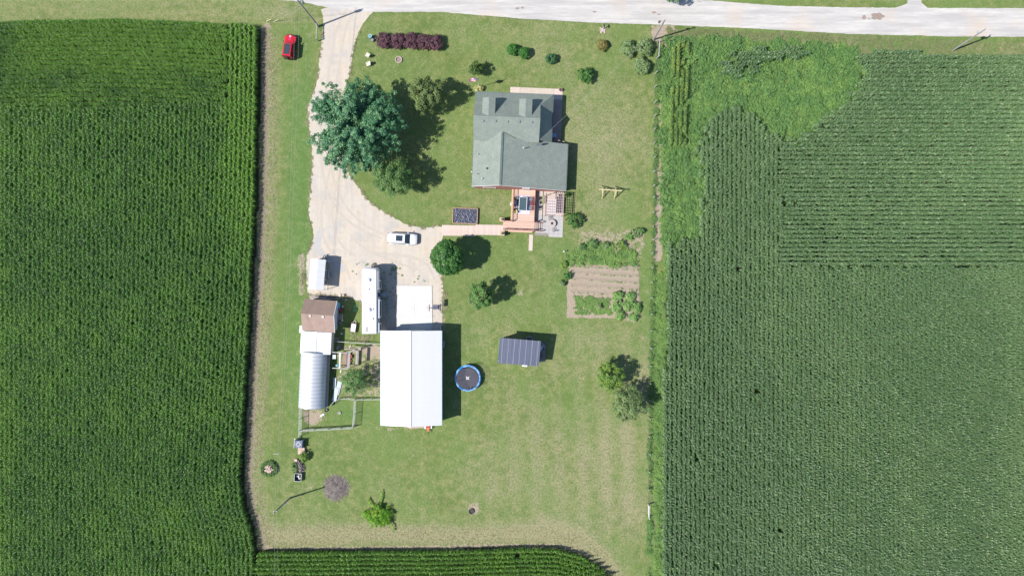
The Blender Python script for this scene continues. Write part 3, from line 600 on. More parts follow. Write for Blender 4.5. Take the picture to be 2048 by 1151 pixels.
for px_, py_, z_, r_, h_, m_ in ((955, 309, 3.5, .06, .5, WHITE), (964, 357.5, 3.9, .08, .6, WHITE), (974, 337, 4.3, .14, .25, DARK), (955.5, 348, 3.6, .05, .35, DARK), (1046.5, 296, 5.0, .08, .5, WHITE), (943, 344, 2.6, .09, .4, WHITE)):
    q = P(px_, py_, z_); MB().cyl((q.x, q.y, z_ - .2), r_, h_ + .2, 10).build('vent_pipe', m_, hs, world=True)
q = P(1078, 289, 4.3); dsh = MB().tube([(q.x, q.y, 3.6), (q.x, q.y, 4.6)], .03).build('satellite_dish_mast', GREYM, hs, world=True)
MB().add([(q.x + .5 * math.cos(a), q.y - .05 + .12 * math.sin(a) , 4.6 + .35 * math.sin(a)) for a in np.linspace(0, 2 * PI, 14, endpoint=False)], [tuple(range(14))]).build('dish', GREYM, dsh, world=True)

# --- white pole barn
b0 = P(762, 661, 3.65); b1 = P(882.3, 850, 3.65); bx0, by1, bx1, by0 = b0.x, b0.y, b1.x, b1.y
bn = thing('pole_barn', 'large white metal pole barn beside the concrete pad', 'barn', ((bx0 + bx1) / 2, (by0 + by1) / 2, 0))
bm_ = (bx0 + bx1) / 2; bz = 4.75
MB().box(bx0 + .12, bx1 - .12, by0 + .12, by1 - .12, 0, 3.5).build('wall', mat('light_grey_wall_sheet', (.42, .46, .52), (.38, .42, .48), 1, .5, .1), bn, world=True)
MB().loft([[(bx0 + .12, y, 3.49), (bm_, y, bz - .1), (bx1 - .12, y, 3.49)] for y in (by0 + .12, by1 - .12)]).build('gable_wall', MATS['light_grey_wall_sheet'], bn, world=True)
npan = 17; L_ = by1 - by0
for s, xe in ((-1, bx0), (1, bx1)):
    me = MB().slab([(0, 0, bz - 3.65), (xe - bm_, 0, 0), (xe - bm_, L_ / npan - .012, 0), (0, L_ / npan - .012, bz - 3.65)], .05).mesh('roof_panel', WMET)
    for i in range(npan): inst('roof_panel', me, bn, (0, by0 + i * L_ / npan - (by0 + by1) / 2, 3.65))
    rm = MB()
    for i in range(npan * 3 + 1): y = i * L_ / npan / 3 - L_ / 2; rm.bar((0 + s * .14, y, bz - .02), (xe - bm_, y, 3.66), .028, .014)
    rm.build('roof_ribs', WMET, bn, kind='stuff')
MB().bar((0, -L_ / 2 - .08, bz + .03), (0, L_ / 2 + .08, bz + .03), .34, .05).build('ridge_cap', WHITE, bn)
for xe in (bx0, bx1): MB().bar((xe + (.07 if xe > bm_ else -.07), by0, 3.58), (xe + (.07 if xe > bm_ else -.07), by1, 3.58), .12, .12).build('gutter', mat('pale_blue_grey_gutter', (.42, .48, .55)), bn, world=True)
q0 = P(885, 683, 1.2); ac = MB().box(bx1 - .1, bx1 + .28, q0.y - 1.0, q0.y + .1, .3, 1.2).build('wall_cabinet', GREYM, bn, world=True)
dr = MB().box(bm_ - 1.9, bm_ + 1.9, by1 - .12, by1 - .08, 0, 3.0).build('overhead_door', WHITE, bn, world=True)
# concrete strip in front of the south gable
MB().box(P(815, 0).x, P(848, 0).x, P(0, 855).y, P(0, 843).y, -.1, .06).build('concrete_step', mat('tan_concrete', (.36, .30, .25)))['kind'] = 'structure'

# --- brown shed
O = P(648, 629); bs = thing('brown_shed', 'shed with a brown shingle gable roof and two white roof vents', 'shed', (O.x, O.y, 0), R(-4))
MB().box(-2.45, 2.4, -2.35, 2.3, 0, 2.45).build('wall', mat('blue_grey_siding', (.36, .42, .50), (.32, .38, .46), 1, .7), bs)
MB().loft([[(x, -2.35, 2.44), (x, .16, 3.75), (x, 2.3, 2.44)] for x in (-2.45, 2.4)]).build('gable_wall', MATS['blue_grey_siding'], bs)
MB().slab([(-2.7, .16, 3.9), (2.62, .16, 3.9), (2.62, 2.55, 2.54), (-2.7, 2.55, 2.54)], .12).build('roof_slope', mat('dark_brown_shingle', (.215, .160, .135), (.26, .185, .145), .6, .9, 0, .2, .25, fine=8), bs, label='dark brown roof slope')  # this slope uses darker browns than the opposite one
MB().slab([(-2.7, .16, 3.9), (-2.7, -2.66, 2.54), (2.62, -2.66, 2.54), (2.62, .16, 3.9)], .12).build('roof_slope', SHBR, bs)
for x in (-1.2, .9): MB().cbox((x, -.12, 3.85), (.3, .3, .2)).build('roof_vent', WHITE, bs, bevel=.03)
MB().bar((2.66, .16, 3.86), (2.66, 2.55, 2.5), .05, .16).build('rake_board', WHITE, bs); MB().bar((2.66, .16, 3.86), (2.66, -2.66, 2.5), .05, .16).build('rake_board', WHITE, bs)
# --- white roofed link behind it
O = P(639, 683); lk = thing('white_lean_to', 'small white metal roofed building joining the brown shed and the arched greenhouse', 'shed', (O.x, O.y, 0), R(-3))
for s in (-1, 1):
    me = MB().slab([(0, -.0, .22), (s * 2.52, 0, 0), (s * 2.52, .90, 0), (0, .90, .22)], .05).mesh('roof_panel', WMET)
    for k in range(4): inst('roof_panel', me, lk, (0, -1.83 + k * .915, 2.18))
MB().box(-2.45, 2.45, -1.7, 1.75, 0, 2.1).build('wall', SIDING, lk); MB().bar((0, -1.85, 2.43), (0, 1.85, 2.43), .3, .04).build('ridge_cap', WHITE, lk)
q = P(602, 658, 1.6); m = MB(); m.cbox((q.x + .2, q.y, 1.55), (.95, 1.2, .06), R(-4)); m.build('side_roof', WMET, lk, world=True)
m = MB(); m.cbox((q.x + .3, q.y, .75), (.7, 1.0, 1.5), R(-4)); m.build('side_box', SIDING, lk, world=True)
# --- arched greenhouse
O = P(634, 757); qh = thing('arched_greenhouse', 'long arched greenhouse with grey blue ribbed curved roof', 'greenhouse', (O.x, O.y, 0), R(-2.7))
QR = 2.22; QL = 9.15; QX = -.30
def arc(y, r, x=QX, n=18, z0=1.1, k=.86): return [(x + r * math.cos(PI - i * PI / n), y, z0 + r * k * math.sin(i * PI / n)) for i in range(n + 1)]
ns = 15
pan = MB(); o_, i_ = arc(0, QR), arc(0, QR - .03); o2, i2 = arc(QL / ns - .02, QR), arc(QL / ns - .02, QR - .03)
pan.loft([i_[k:k + 1] + o_[k:k + 1] + o2[k:k + 1] + i2[k:k + 1] for k in range(19)])
pme = pan.mesh('roof_panel', GALV, True)
for k in range(ns):
    inst('roof_panel', pme, qh, (0, -QL / 2 + k * QL / ns, 0))
for k in range(0, ns + 1): MB().tube([Vector(p) + Vector((0, 0, 0)) for p in arc(-QL / 2 + k * QL / ns - .01, QR + .008)], .02, 4).build('hoop', mat('hoop_steel', (.27, .32, .38), None, 2, .4, .4), qh)
for s in (-1, 1): MB().box(QX + s * QR - .06, QX + s * QR + .06, -QL / 2, QL / 2, 0, 1.1).build('side_wall', GALV, qh)
for y in (-QL / 2 - .02, QL / 2 + .02): MB().loft([[(p[0], y + e, p[2]) for p in arc(0, QR - .05)] for e in (-.02, .02)]).build('end_wall', GALV, qh)
MB().bar((QX + QR + .22, -QL / 2, 1.12), (QX + QR + .22, QL / 2 - .1, 1.12), .36, .05).build('side_board', PINEW, qh)
MB().box(QX - 1.9, QX + 1.5, QL / 2 - .1, QL / 2 + .25, 2.2, 2.32).build('end_cap', WMET, qh)
MB().bar((QX - .25, -QL / 2, 3.02), (QX - .25, QL / 2, 3.02), .05, .03).build('ridge_pole', mat('rusty_pipe', (.30, .24, .20)), qh)

# --- dark metal shed
O = P(1038, 703); ds = thing('dark_shed', 'small shed with a dark blue grey ribbed metal roof', 'shed', (O.x, O.y, 0), R(-4.7))
RIB = mat('charcoal_metal_roof', (.105, .118, .165), (.082, .100, .140), 1.2, .42, .35, .5, 0, (2, .3, 1)); RIB2 = mat('violet_sheen_metal', (.215, .195, .250), (.16, .155, .21), 1.6, .42, .3, .5, 0, (6, .4, 1))  # second metal: pinkish highlight along the ribs, painted as a paler violet
npn = 14; wdt = 6.75 / npn
for k in range(npn):
    x0 = -3.38 + k * wdt
    MB().slab([(x0, 2.36, 3.62), (x0, -1.83, 3.07), (x0 + wdt - .01, -1.83, 3.07), (x0 + wdt - .01, 2.36, 3.62)], .03).build('roof_panel', RIB, ds)
    if k % 2: MB().slab([(x0 + .02, 2.37, 3.68), (x0 + .02, -1.84, 3.13), (x0 + .17, -1.84, 3.13), (x0 + .17, 2.37, 3.68)], .07).build('roof_rib', RIB2, ds)
    else: MB().slab([(x0 + .12, 2.37, 3.65), (x0 + .12, -1.84, 3.10), (x0 + .18, -1.84, 3.10), (x0 + .18, 2.37, 3.65)], .04).build('roof_rib', RIB, ds)
MB().loft([[(x, -1.6, 0), (x, 2.1, 0), (x, 2.1, 3.4), (x, -1.6, 2.95)] for x in (-3.1, 3.1)]).build('wall', mat('cream_shed_wall', (.55, .52, .46)), ds)
MB().cbox((-3.22, .2, 1.6), (.06, 3.5, 3.1)).build('end_trim', WHITE, ds)
MB().cbox((1.1, -1.97, 1.6), (.85, .5, .12)).build('window_hood', WHITE, ds)

# --- carport with utility trailer
O = P(645, 548); cpt = thing('carport', 'open white metal carport with a gable roof on the gravel', 'carport', (O.x - .9, O.y, 0), R(-4.8))
for s in (-1, 1):
    me = MB().slab([(0, 0, .38), (s * 1.22, 0, 0), (s * 1.22, .99, 0), (0, .99, .38)], .04).mesh('roof_panel', WMET)
    for k in range(5): inst('roof_panel', me, cpt, (.72, -2.5 + k, 2.5))
for y in (-2.4, -.8, .8, 2.3):
    for x in (-.45, 1.88): MB().cbox((x, y, 1.25), (.07, .07, 2.5)).build('post', WHITE, cpt)
    MB().bar((-.45, y, 2.42), (1.88, y, 2.42), .06).build('truss', WHITE, cpt)
for x in (-.45, 1.88):
    MB().bar((x, -2.45, 2.4), (x, 2.4, 2.4), .06).build('side_rail', WHITE, cpt)
    MB().bar((x, -2.45, .15), (x, 2.4, .15), .06).build('side_rail', WHITE, cpt)
BLK = mat('black_steel', (.03, .03, .033), None, 2, .5, .4)
def wheel(mb_parent, c, r, w_, axis=(0, 1, 0), name='wheel'):
    o = MB().cylx(c, r, w_, axis, 18).build(name, mat('tyre_rubber', (.02, .02, .021), None, 3, .85), mb_parent, bevel=.02)
    MB().cylx(c, r * .58, w_ + .02, axis, 12).build('rim', mat('rim_silver', (.36, .37, .38), None, 3, .35, .8), o); return o
q = P(648, 545); tr = thing('utility_trailer', 'small black utility trailer parked under the carport with its tongue poking out', 'trailer', (q.x, q.y, 0), R(-4.8))
MB().box(-.85, .85, -1.7, 1.6, .5, .6).build('deck', PINEW, tr)
for x in (-.85, .85): MB().bar((x, -1.7, .85), (x, 1.6, .85), .06).build('side_rail', BLK, tr); MB().box(x - .05 + (.12 if x > 0 else -.12) - .09, x + .05 + (.12 if x > 0 else -.12) + .09, -.75, .55, .72, .78).build('fender', mat('light_grey_fender', (.42, .46, .5)), tr); wheel(tr, (x + (.12 if x > 0 else -.12), -.1, .34), .34, .2, (1, 0, 0))
MB().bar((-.7, 1.6, .52), (0, 3.0, .5), .09).build('tongue', BLK, tr); MB().bar((.7, 1.6, .52), (0, 3.0, .5), .09).build('tongue', BLK, tr)
MB().tube([(.05, 2.95, .1), (.05, 2.95, .9)], .04).build('jack', GREYM, tr); MB().cbox((-.35, 2.2, .62), (.5, .35, .2)).build('tool_box', BLK, tr)

# --- camper trailer
O = P(747, 602); rv = thing('camper_trailer', 'long white camper trailer with roof vents parked beside the concrete pad', 'camper', (O.x, O.y, 0))
RVW = mat('white_fibreglass', (.585, .585, .590), (.56, .56, .57), .5, .35, 0, .4)
hw = 1.22; xc = .03
secs = []
for y, w_, zt in ((5.62, .78, 2.2), (5.60, .95, 2.9), (5.35, 1.12, 3.35), (5.0, hw, 3.5), (-5.22, hw, 3.5)):
    secs.append([(xc - w_, y, .75), (xc - w_, y, zt - .12), (xc - w_ + .1, y, zt), (xc, y, zt + .04), (xc + w_ - .1, y, zt), (xc + w_, y, zt - .12), (xc + w_, y, .75)])
MB().loft(secs).build('body', RVW, rv, smooth=True)
for y0, y1, x_ in ((-2.7, .35, .30), (-5.0, -3.5, .28), (2.0, 3.6, .26)):
    so_ = MB().box(xc + hw - .05, xc + hw + x_, y0, y1, 1.0, 3.05).build('slide_out', RVW, rv, bevel=.03)
    MB().box(xc + hw + x_ - .01, xc + hw + x_ + .02, y0 + .3, y1 - .3, 1.6, 2.5).build('window', GLASS, so_)
    MB().box(xc + hw - .06, xc + hw + x_ + .03, y0 - .03, y1 + .03, 3.06, 3.12).build('awning_topper', WHITE, so_)
MB().box(xc + hw, xc + hw + .03, .75, 1.45, .9, 2.8).build('door', GLASS, rv)
MB().tube([(xc + hw + .12, 1.9, 3.2), (xc + hw + .12, 5.0, 3.2)], .08).build('awning_roll', RVW, rv, label='rolled awning')
st_ = MB().box(xc + hw, xc + hw + .32, .72, 1.48, .72, .78).build('step', GREYM, rv)
for k in range(3): MB().box(xc + hw + .34 + k * .26, xc + hw + .54 + k * .26, .72, 1.48, .52 - k * .17, .58 - k * .17).build('step', mat('step_tread', (.42, .46, .5)), rv)
for x, y, r in ((-.05, 3.5, .32), (.02, -1.35, .33)):
    o = MB().cyl((x, y, 3.52), r, .16, 20).build('roof_vent', RVW, rv); MB().dome((x + .03, y, 3.68), r * .92, .17, 18).build('dome', mat('vent_dome', (.50, .49, .54), None, 1, .3), o)
for x, y, r in ((-.1, 2.0, .18), (.58, -1.25, .15), (.55, -2.8, .19), (.6, -4.4, .06), (-.85, -4.0, .06)):
    o = MB().cyl((x, y, 3.52), r, .1, 16).build('roof_vent', RVW, rv); MB().dome((x + .02, y, 3.62), r * .85, .08, 14).build('dome', MATS['vent_dome'], o)
MB().box(-.6, -.18, -4.95, -4.1, 3.52, 3.56).build('solar_panel', mat('grey_panel', (.30, .30, .30), (.26, .26, .26), 8, .6), rv)
MB().box(-.83, -.55, 1.9, 2.5, 3.53, 3.545).build('roof_hatch', mat('pale_hatch', (.50, .49, .53)), rv)
MB().bar((-.9, 4.6, 3.54), (.96, 4.6, 3.54), .04, .01).build('roof_seam', mat('seam', (.45, .45, .47)), rv)
for x in (xc - 1.05, xc + 1.05):
    for y in (-1.2, -2.05): wheel(rv, (x, y, .38), .38, .24, (1, 0, 0))
MB().box(xc - .6, xc + .6, -5.2, 5.1, .5, .74).build('chassis', BLK, rv); MB().box(xc - .6, xc + .6, -5.5, -5.24, .5, .6).build('bumper', BLK, rv)
MB().bar((xc - .5, 5.1, .55), (xc, 6.3, .5), .1).build('tongue', BLK, rv); MB().bar((xc + .5, 5.1, .55), (xc, 6.3, .5), .1).build('tongue', BLK, rv)

# ================================================================ VEHICLES
q = P(806, 478, 0); su = thing('white_suv', 'white suv with a dark sunroof parked on the gravel facing the boardwalk', 'car', (q.x + .02, q.y + .0, 0), R(-3))
CW = mat('white_car_paint', (.60, .605, .615), (.58, .585, .60), .3, .22, 0, .6)
def ring_(x, hw_, z0, z1, tuck=.9): return [(x, -hw_ * .96, z0), (x, -hw_, z0 + (z1 - z0) * .45), (x, -hw_ * .985, z0 + (z1 - z0) * .8), (x, -hw_ * tuck, z1), (x, -hw_ * .4, z1 + .035), (x, hw_ * .4, z1 + .035), (x, hw_ * tuck, z1), (x, hw_ * .985, z0 + (z1 - z0) * .8), (x, hw_, z0 + (z1 - z0) * .45), (x, hw_ * .96, z0)]
MB().loft([ring_(x, h_, a, b, t_) for x, h_, a, b, t_ in ((-2.46, .72, .5, .8, .9), (-2.38, .88, .35, 1.0, .9), (-2.0, .97, .3, 1.1, .93), (-.9, .985, .28, 1.08, .93), (.9, .985, .28, 1.05, .92), (1.3, .975, .28, 1.02, .9), (2.0, .93, .3, .93, .86), (2.3, .82, .34, .83, .82), (2.47, .60, .42, .70, .8))]).build('body', CW, su, smooth=True)
def cab(x, hw_, z0, z1, hr): return [(x, -hw_, z0), (x, -hr, z1), (x, -hr * .5, z1 + .03), (x, hr * .5, z1 + .03), (x, hr, z1), (x, hw_, z0)]
MB().loft([[(-2.33, -.82, 1.05), (-2.12, -.68, 1.60), (-2.12, .68, 1.60), (-2.33, .82, 1.05)], [(-1.0, -.9, 1.06), (-1.0, -.74, 1.69), (-1.0, .74, 1.69), (-1.0, .9, 1.06)], [(.3, -.9, 1.05), (.3, -.74, 1.68), (.3, .74, 1.68), (.3, .9, 1.05)], [(1.32, -.80, 1.045), (.52, -.70, 1.62), (.52, .70, 1.62), (1.32, .80, 1.045)]]).build('glass_cabin', GLASS, su)
MB().loft([[(x, -h_, z - .05), (x, -h_ + .06, z), (x, 0, z + .035), (x, h_ - .06, z), (x, h_, z - .05)] for x, h_, z in ((-2.28, .70, 1.60), (-2.0, .75, 1.69), (-1.0, .78, 1.73), (.2, .77, 1.72), (.55, .72, 1.66))]).build('roof', CW, su, smooth=True)
MB().box(-.93, .16, -.46, .46, 1.755, 1.775).build('sunroof', GLASS, su)
for s in (-1, 1):
    MB().tube([(-1.9, s * .66, 1.76), (.1, s * .66, 1.78)], .025).build('roof_rail', GREYM, su); MB().bar((.5, s * .73, 1.64), (1.3, s * .84, 1.06), .07).build('windshield_pillar', CW, su)
    MB().cbox((.95, s * 1.07, 1.08), (.14, .2, .14)).build('side_mirror', CW, su, bevel=.03)
    MB().cbox((2.28, s * .66, .76), (.26, .26, .07), s * -.5).build('headlight', mat('clear_lamp', (.4, .42, .44), None, 2, .15), su); MB().cbox((-2.36, s * .76, .95), (.1, .2, .16)).build('tail_light', mat('red_lamp', (.35, .02, .02), None, 2, .2), su)
    for x in (-1.45, 1.5): wheel(su, (x, s * .86, .36), .36, .24)
MB().cbox((2.47, 0, .62), (.08, .95, .2)).build('grille', DARK, su, bevel=.02); MB().cbox((-2.42, 0, .52), (.14, 1.3, .14)).build('rear_bumper', DARK, su)
MB().cbox((-1.7, 0, 1.78), (.14, .05, .07)).build('antenna', CW, su)

q = P(581, 96, 0); jp = thing('red_off_roader', 'boxy red off road car with a black roof panel parked on the grass', 'car', (q.x + .1, q.y, 0), R(90 - 7.5))
CR = mat('red_car_paint', (.46, .012, .028), (.42, .012, .025), .5, .25, 0, .5)
MB().loft([ring_(x, h_, a, b, .96) for x, h_, a, b in ((-1.95, .78, .5, 1.15), (.35, .78, .5, 1.15), (.40, .72, .5, 1.13), (1.55, .62, .5, 1.06), (1.72, .58, .5, 1.0))]).build('body', CR, jp, smooth=True)
for s in (-1, 1):
    for x, l_ in ((1.2, 1.05), (-1.3, 1.0)): MB().loft([[(x + dx, s * .60, z), (x + dx, s * .93, z - .03), (x + dx, s * .93, z - .12), (x + dx, s * .60, z - .12)] for dx, z in ((-l_ / 2, .72), (-l_ / 3, .97), (l_ / 3, .97), (l_ / 2, .80))]).build('fender', CR, jp)
    for x in (1.2, -1.3): wheel(jp, (x, s * .76, .40), .40, .27)
    MB().cyl((1.66, s * .42, .85), .1, .12, 12).build('headlight', MATS['clear_lamp'], jp); MB().cbox((.55, s * .95, 1.25), (.1, .22, .2)).build('side_mirror', DARK, jp); MB().cbox((-2.0, s * .66, .95), (.08, .15, .25)).build('tail_light', MATS['red_lamp'], jp)
MB().loft([[(-1.93, -.76, 1.15), (-1.88, -.66, 1.78), (-1.88, .66, 1.78), (-1.93, .76, 1.15)], [(.42, -.74, 1.14), (.12, -.64, 1.76), (.12, .64, 1.76), (.42, .74, 1.14)]]).build('glass_cabin', GLASS, jp)
MB().loft([[(-1.92, -.70, 1.76), (-1.92, -.66, 1.83), (-1.92, .66, 1.83), (-1.92, .70, 1.76)], [(.16, -.68, 1.74), (.16, -.64, 1.81), (.16, .64, 1.81), (.16, .68, 1.74)]]).build('roof', CR, jp)
MB().box(-1.68, .06, -.50, .50, 1.835, 1.86).build('soft_top_panel', mat('black_canvas', (.018, .026, .036), (.025, .03, .05), 3, .6), jp)
for k in range(3): MB().bar((-1.93 + k * .95, -.72, 1.1), (-1.9 + k * .95, -.66, 1.8), .1).build('door_pillar', CR, jp); MB().bar((-1.93 + k * .95, .72, 1.1), (-1.9 + k * .95, .66, 1.8), .1).build('door_pillar', CR, jp)
MB().cbox((1.95, 0, .58), (.18, 1.5, .16)).build('front_bumper', DARK, jp); MB().cbox((1.78, 0, .85), (.1, .7, .35)).build('grille', CR, jp); MB().cbox((-2.08, 0, .55), (.14, 1.4, .14)).build('rear_bumper', DARK, jp)
MB().cbox((1.15, 0, 1.13), (.5, .42, .02)).build('hood_decal', mat('dull_red_decal', (.40, .03, .10), None, 2, .4), jp); MB().cbox((.52, 0, 1.16), (.12, .8, .03)).build('cowl', DARK, jp); MB().cbox((1.6, 0, 1.09), (.12, .25, .02)).build('hood_badge', WHITE, jp)
wheel(jp, (-2.15, .05, 1.05), .40, .26, (1, 0, 0), 'spare_wheel'); MB().cbox((1.48, -.02, 1.12), (.08, .3, .02)).build('hood_latch', WHITE, jp)
# ================================================================ WALKS, DECK, PATIO
HO = ROOT[hs.name][0]
def hl(x, y, z=0.):    # house-frame point -> world
    m = Matrix.Rotation(R(-2.4), 3, 'Z'); return HO + m @ Vector((x, y, 0)) + Vector((0, 0, z))
PAVE = mat('pink_concrete_walk', (.52, .43, .37), (.47, .40, .36), 1.5, .9, 0, .2, .1, fine=10)
PAVG = mat('grey_paver', (.40, .38, .37), (.34, .33, .325), 1.5, .9, 0, .2, .1, fine=10)
PAVT = mat('tan_paver', (.48, .41, .35), (.43, .375, .32), 1.5, .9, 0, .2, .1, fine=10)
DECKM = mat('reddish_deck_board', (.47, .31, .245), (.42, .285, .225), 1.2, .75, 0, .2, .1, (8, .6, 1))
DECKD = mat('dark_red_rail', (.20, .075, .055), (.15, .06, .05), 2, .7)
WALKM = mat('weathered_walk_board', (.49, .39, .33), (.43, .35, .30), 1.2, .85, 0, .2, .1, (8, .6, 1))
nw = thing('concrete_walk', '', '', (HO.x, HO.y, 0), R(-2.4)); nw['kind'] = 'structure'
for x0, x1, y0, y1, m in ((-2.05, -.45, 8.7, 10.5, PAVE), (-.43, 5.25, 8.7, 10.5, PAVT), (5.27, 6.75, 8.7, 10.5, PAVE)): MB().box(x0, x1, y0, y1, -.1, .07).build('slab', m, nw)
for k in range(6): MB().box(5.3, 6.75, .85 + k * 1.305, .85 + (k + 1) * 1.305 - .015, -.1, .07).build('slab', mat('shaded_walk_slab', (.30, .245, .225), (.26, .215, .20), 1.5, .9, fine=9), nw)  # east walk: the porch shadow is put into the darker slab colour
# patio pavers
pt = thing('patio', '', '', (HO.x, HO.y, 0), R(-2.4)); pt['kind'] = 'structure'
pm1 = MB().box(0, .78, 0, .6, -.1, .05).mesh('paver', PAVG); pm2 = MB().box(0, .78, 0, .6, -.1, .05).mesh('paver', PAVT)
MB().box(3.1, 7.75, -14.2, -6.5, -.12, .03).build('bedding', mat('paver_joint', (.22, .20, .18)), pt)
for i in range(6):
    for j in range(13):
        x = 3.02 + i * .79; y = -14.35 + j * .61
        if x > 7.8 or (j == 0 and i < 3): continue
        inst('paver', pm1 if (y < -10.9 or x < 3.7) else pm2, pt, (x, y, RNG.uniform(-.006, .006)))
MB().box(2.15, 2.80, -16.8, -14.1, -.1, .05).build('slab', PAVE, nw)
# deck: a thing with each board a part
dk = thing('wooden_deck', 'reddish wooden deck behind the house with railings and steps to the patio', 'deck', (HO.x, HO.y, 0), R(-2.4)); DZ = .95
bw = .142
bme = MB().box(-1.85, 1.85, 0, bw - .008, -.03, 0).mesh('deck_board', DECKM); bm2 = MB().box(-1.85, 1.85, 0, bw - .008, -.03, 0).mesh('deck_board', mat('faded_deck_board', (.52, .37, .30), (.47, .34, .28), 1.2, .8, 0, .2, .1, (8, .6, 1)))
nb = 38
for k in range(nb): inst('deck_board', bm2 if RNG.random() < .35 or k < 7 else bme, dk, (1.05, -6.6 - (k + 1) * bw, DZ))
bl = MB().box(-2.65, 2.65, 0, bw - .008, -.03, 0).mesh('deck_board', DECKM)
for k in range(11): inst('deck_board', bl if k % 3 else MB().box(-2.65, 2.65, 0, bw - .008, -.03, 0).mesh('deck_board', MATS['faded_deck_board']), dk, (.33, -12.05 - (k + 1) * bw, DZ - .1))
MB().box(-.8, 2.9, -12.0, -6.6, .05, DZ - .05).build('skirt', mat('deck_skirt', (.30, .15, .10)), dk); MB().box(-2.3, 2.95, -13.55, -12.02, .05, DZ - .16).build('skirt', MATS['deck_skirt'], dk)
def rail(pts, h=.95, par=dk, m=DECKD, posts=True, name='railing', sp=.5, mid=True):
    mb = MB()
    for a, b in zip(pts[:-1], pts[1:]):
        a = Vector(a); b = Vector(b); mb.bar(a + Vector((0, 0, h)), b + Vector((0, 0, h)), .09, .05)
        if mid: mb.bar(a + Vector((0, 0, .12)), b + Vector((0, 0, .12)), .04, .04)
        n_ = max(1, int((b - a).length / .16))
        if mid:
            for i in range(1, n_): p_ = a.lerp(b, i / n_); mb.bar(p_ + Vector((0, 0, .1)), p_ + Vector((0, 0, h)), .025)
    o = mb.build(name, m, par)
    for a, b in zip(pts[:-1], pts[1:]):
        a = Vector(a); b = Vector(b); n_ = max(1, round((b - a).length / 1.7))
        for i in range(n_ + 1): p_ = a.lerp(b, i / n_); MB().cbox(p_ + Vector((0, 0, h / 2)), (.1, .1, h + .06)).build('railing_post', m, par)
    return o
rail([(-.72, -6.7, DZ), (-.72, -12.0, DZ)], .95)
rail([(2.85, -6.7, DZ), (2.85, -12.0, DZ)], .9, mid=False)
rail([(-2.2, -13.5, DZ - .1), (2.9, -13.5, DZ - .1)], .95); rail([(-2.2, -12.1, DZ - .1), (-.75, -12.1, DZ - .1)], .75, mid=False)
MB().bar((-.95, -6.6, DZ + .02), (-.95, -12.1, DZ + .02), .22, .05).build('side_board', mat('pale_deck_trim', (.50, .34, .22)), dk)
MB().bar((-1.4, -13.72, .75), (2.6, -13.72, .75), .25, .05).build('side_board', DECKM, dk)
for k in range(4): MB().box(3.02 + k * .30, 3.29 + k * .30, -13.45, -12.1, -.05 + .76 - k * .18 - .04, .76 - k * .18 - .05).build('stair_tread', mat('pale_tread', (.46, .36, .31)), dk)
for y in (-12.08, -13.48): MB().bar((2.9, y, .85), (4.2, y, .1), .06, .25).build('stringer', DECKD, dk)
rail([(3.0, -12.05, .7), (4.15, -12.05, .1)], .9, mid=False); rail([(3.0, -13.5, .7), (4.15, -13.5, .1)], .9, mid=False)
# boardwalk
a0 = P(883, 459); bwk = thing('boardwalk', 'long boardwalk of weathered boards from the gravel drive to the deck', 'boardwalk', (a0.x, a0.y, 0), R(-1.0)); nbd = 74
sh = [MB().box(0, .132, -1.0, .78 + .0, .0, .12).mesh('walk_board', m) for m in (WALKM, mat('pink_grey_board', (.53, .42, .38), (.47, .38, .34), 1.2, .85, 0, .2, .1, (8, .6, 1)))]
sn = [MB().box(0, .132, -.78, .95, .0, .12).mesh('walk_board', m) for m in (WALKM, MATS['pink_grey_board'])]
for k in range(nbd):
    x = .1 + k * .142; ms = sh if k < 40 else sn; inst('walk_board', ms[int(RNG.random() < .5)], bwk, (x, 0.0 if 5 < k else .0, .02 + (.0 if k < 64 else .0)))
# small furniture on the deck
q = hl(.9, -9.25); rg = thing('outdoor_rug', 'pale lavender outdoor rug under the deck table', 'rug', (q.x, q.y, DZ), R(-3.5))
MB().cbox((0, 0, .012), (2.3, 3.1, .02)).build('rug', mat('lavender_rug', (.44, .41, .56), (.50, .47, .60), 1.5, .9), rg)
q = hl(.85, -9.2); tb = thing('glass_table', 'rectangular dark glass topped dining table in the middle of the deck', 'table', (q.x, q.y, DZ + .03), R(-4))
MB().box(-.58, .58, -1.08, 1.08, .68, .71).build('tabletop', mat('dark_teal_glass', (.045, .075, .085), (.06, .09, .10), 1, .12, 0, .6), tb)
fr = MB(); [fr.bar(a, b, .07, .06) for a, b in (((-.6, -1.12, .69), (.6, -1.12, .69)), ((-.6, 1.12, .69), (.6, 1.12, .69)), ((-.62, -1.15, .69), (-.62, 1.15, .69)), ((.62, -1.15, .69), (.62, 1.15, .69)))]; fr.build('frame', WHITE, tb)
for x in (-.5, .5):
    for y in (-1., 1.): MB().cbox((x, y, .34), (.05, .05, .67)).build('leg', BLK, tb)
CUSH = mat('grey_cushion', (.12, .14, .16), (.15, .17, .19), 3, .9); MAR = mat('maroon_cushion', (.13, .035, .045), (.16, .05, .05), 3, .9)
def chair(x, y, rz, c1, c2, label, z=DZ, group=None):
    q = hl(x, y); t_ = thing('patio_chair', label, 'chair', (q.x, q.y, z), R(rz), group)
    MB().box(-.27, .25, -.27, .27, .38, .48).build('seat', c1, t_, bevel=.02); MB().loft([[(-.40, -.26, .45), (-.32, -.26, .45), (-.32, .26, .45), (-.40, .26, .45)], [(-.56, -.24, .98), (-.50, -.24, .98), (-.50, .24, .98), (-.56, .24, .98)]]).build('backrest', c2, t_)
    for sx in (-.3, .22):
        for sy in (-.27, .27): MB().cbox((sx, sy, .2), (.04, .04, .4)).build('leg', BLK, t_)
    for sy in (-.31, .31): MB().bar((-.4, sy, .64), (.22, sy, .62), .05).build('armrest', BLK, t_)
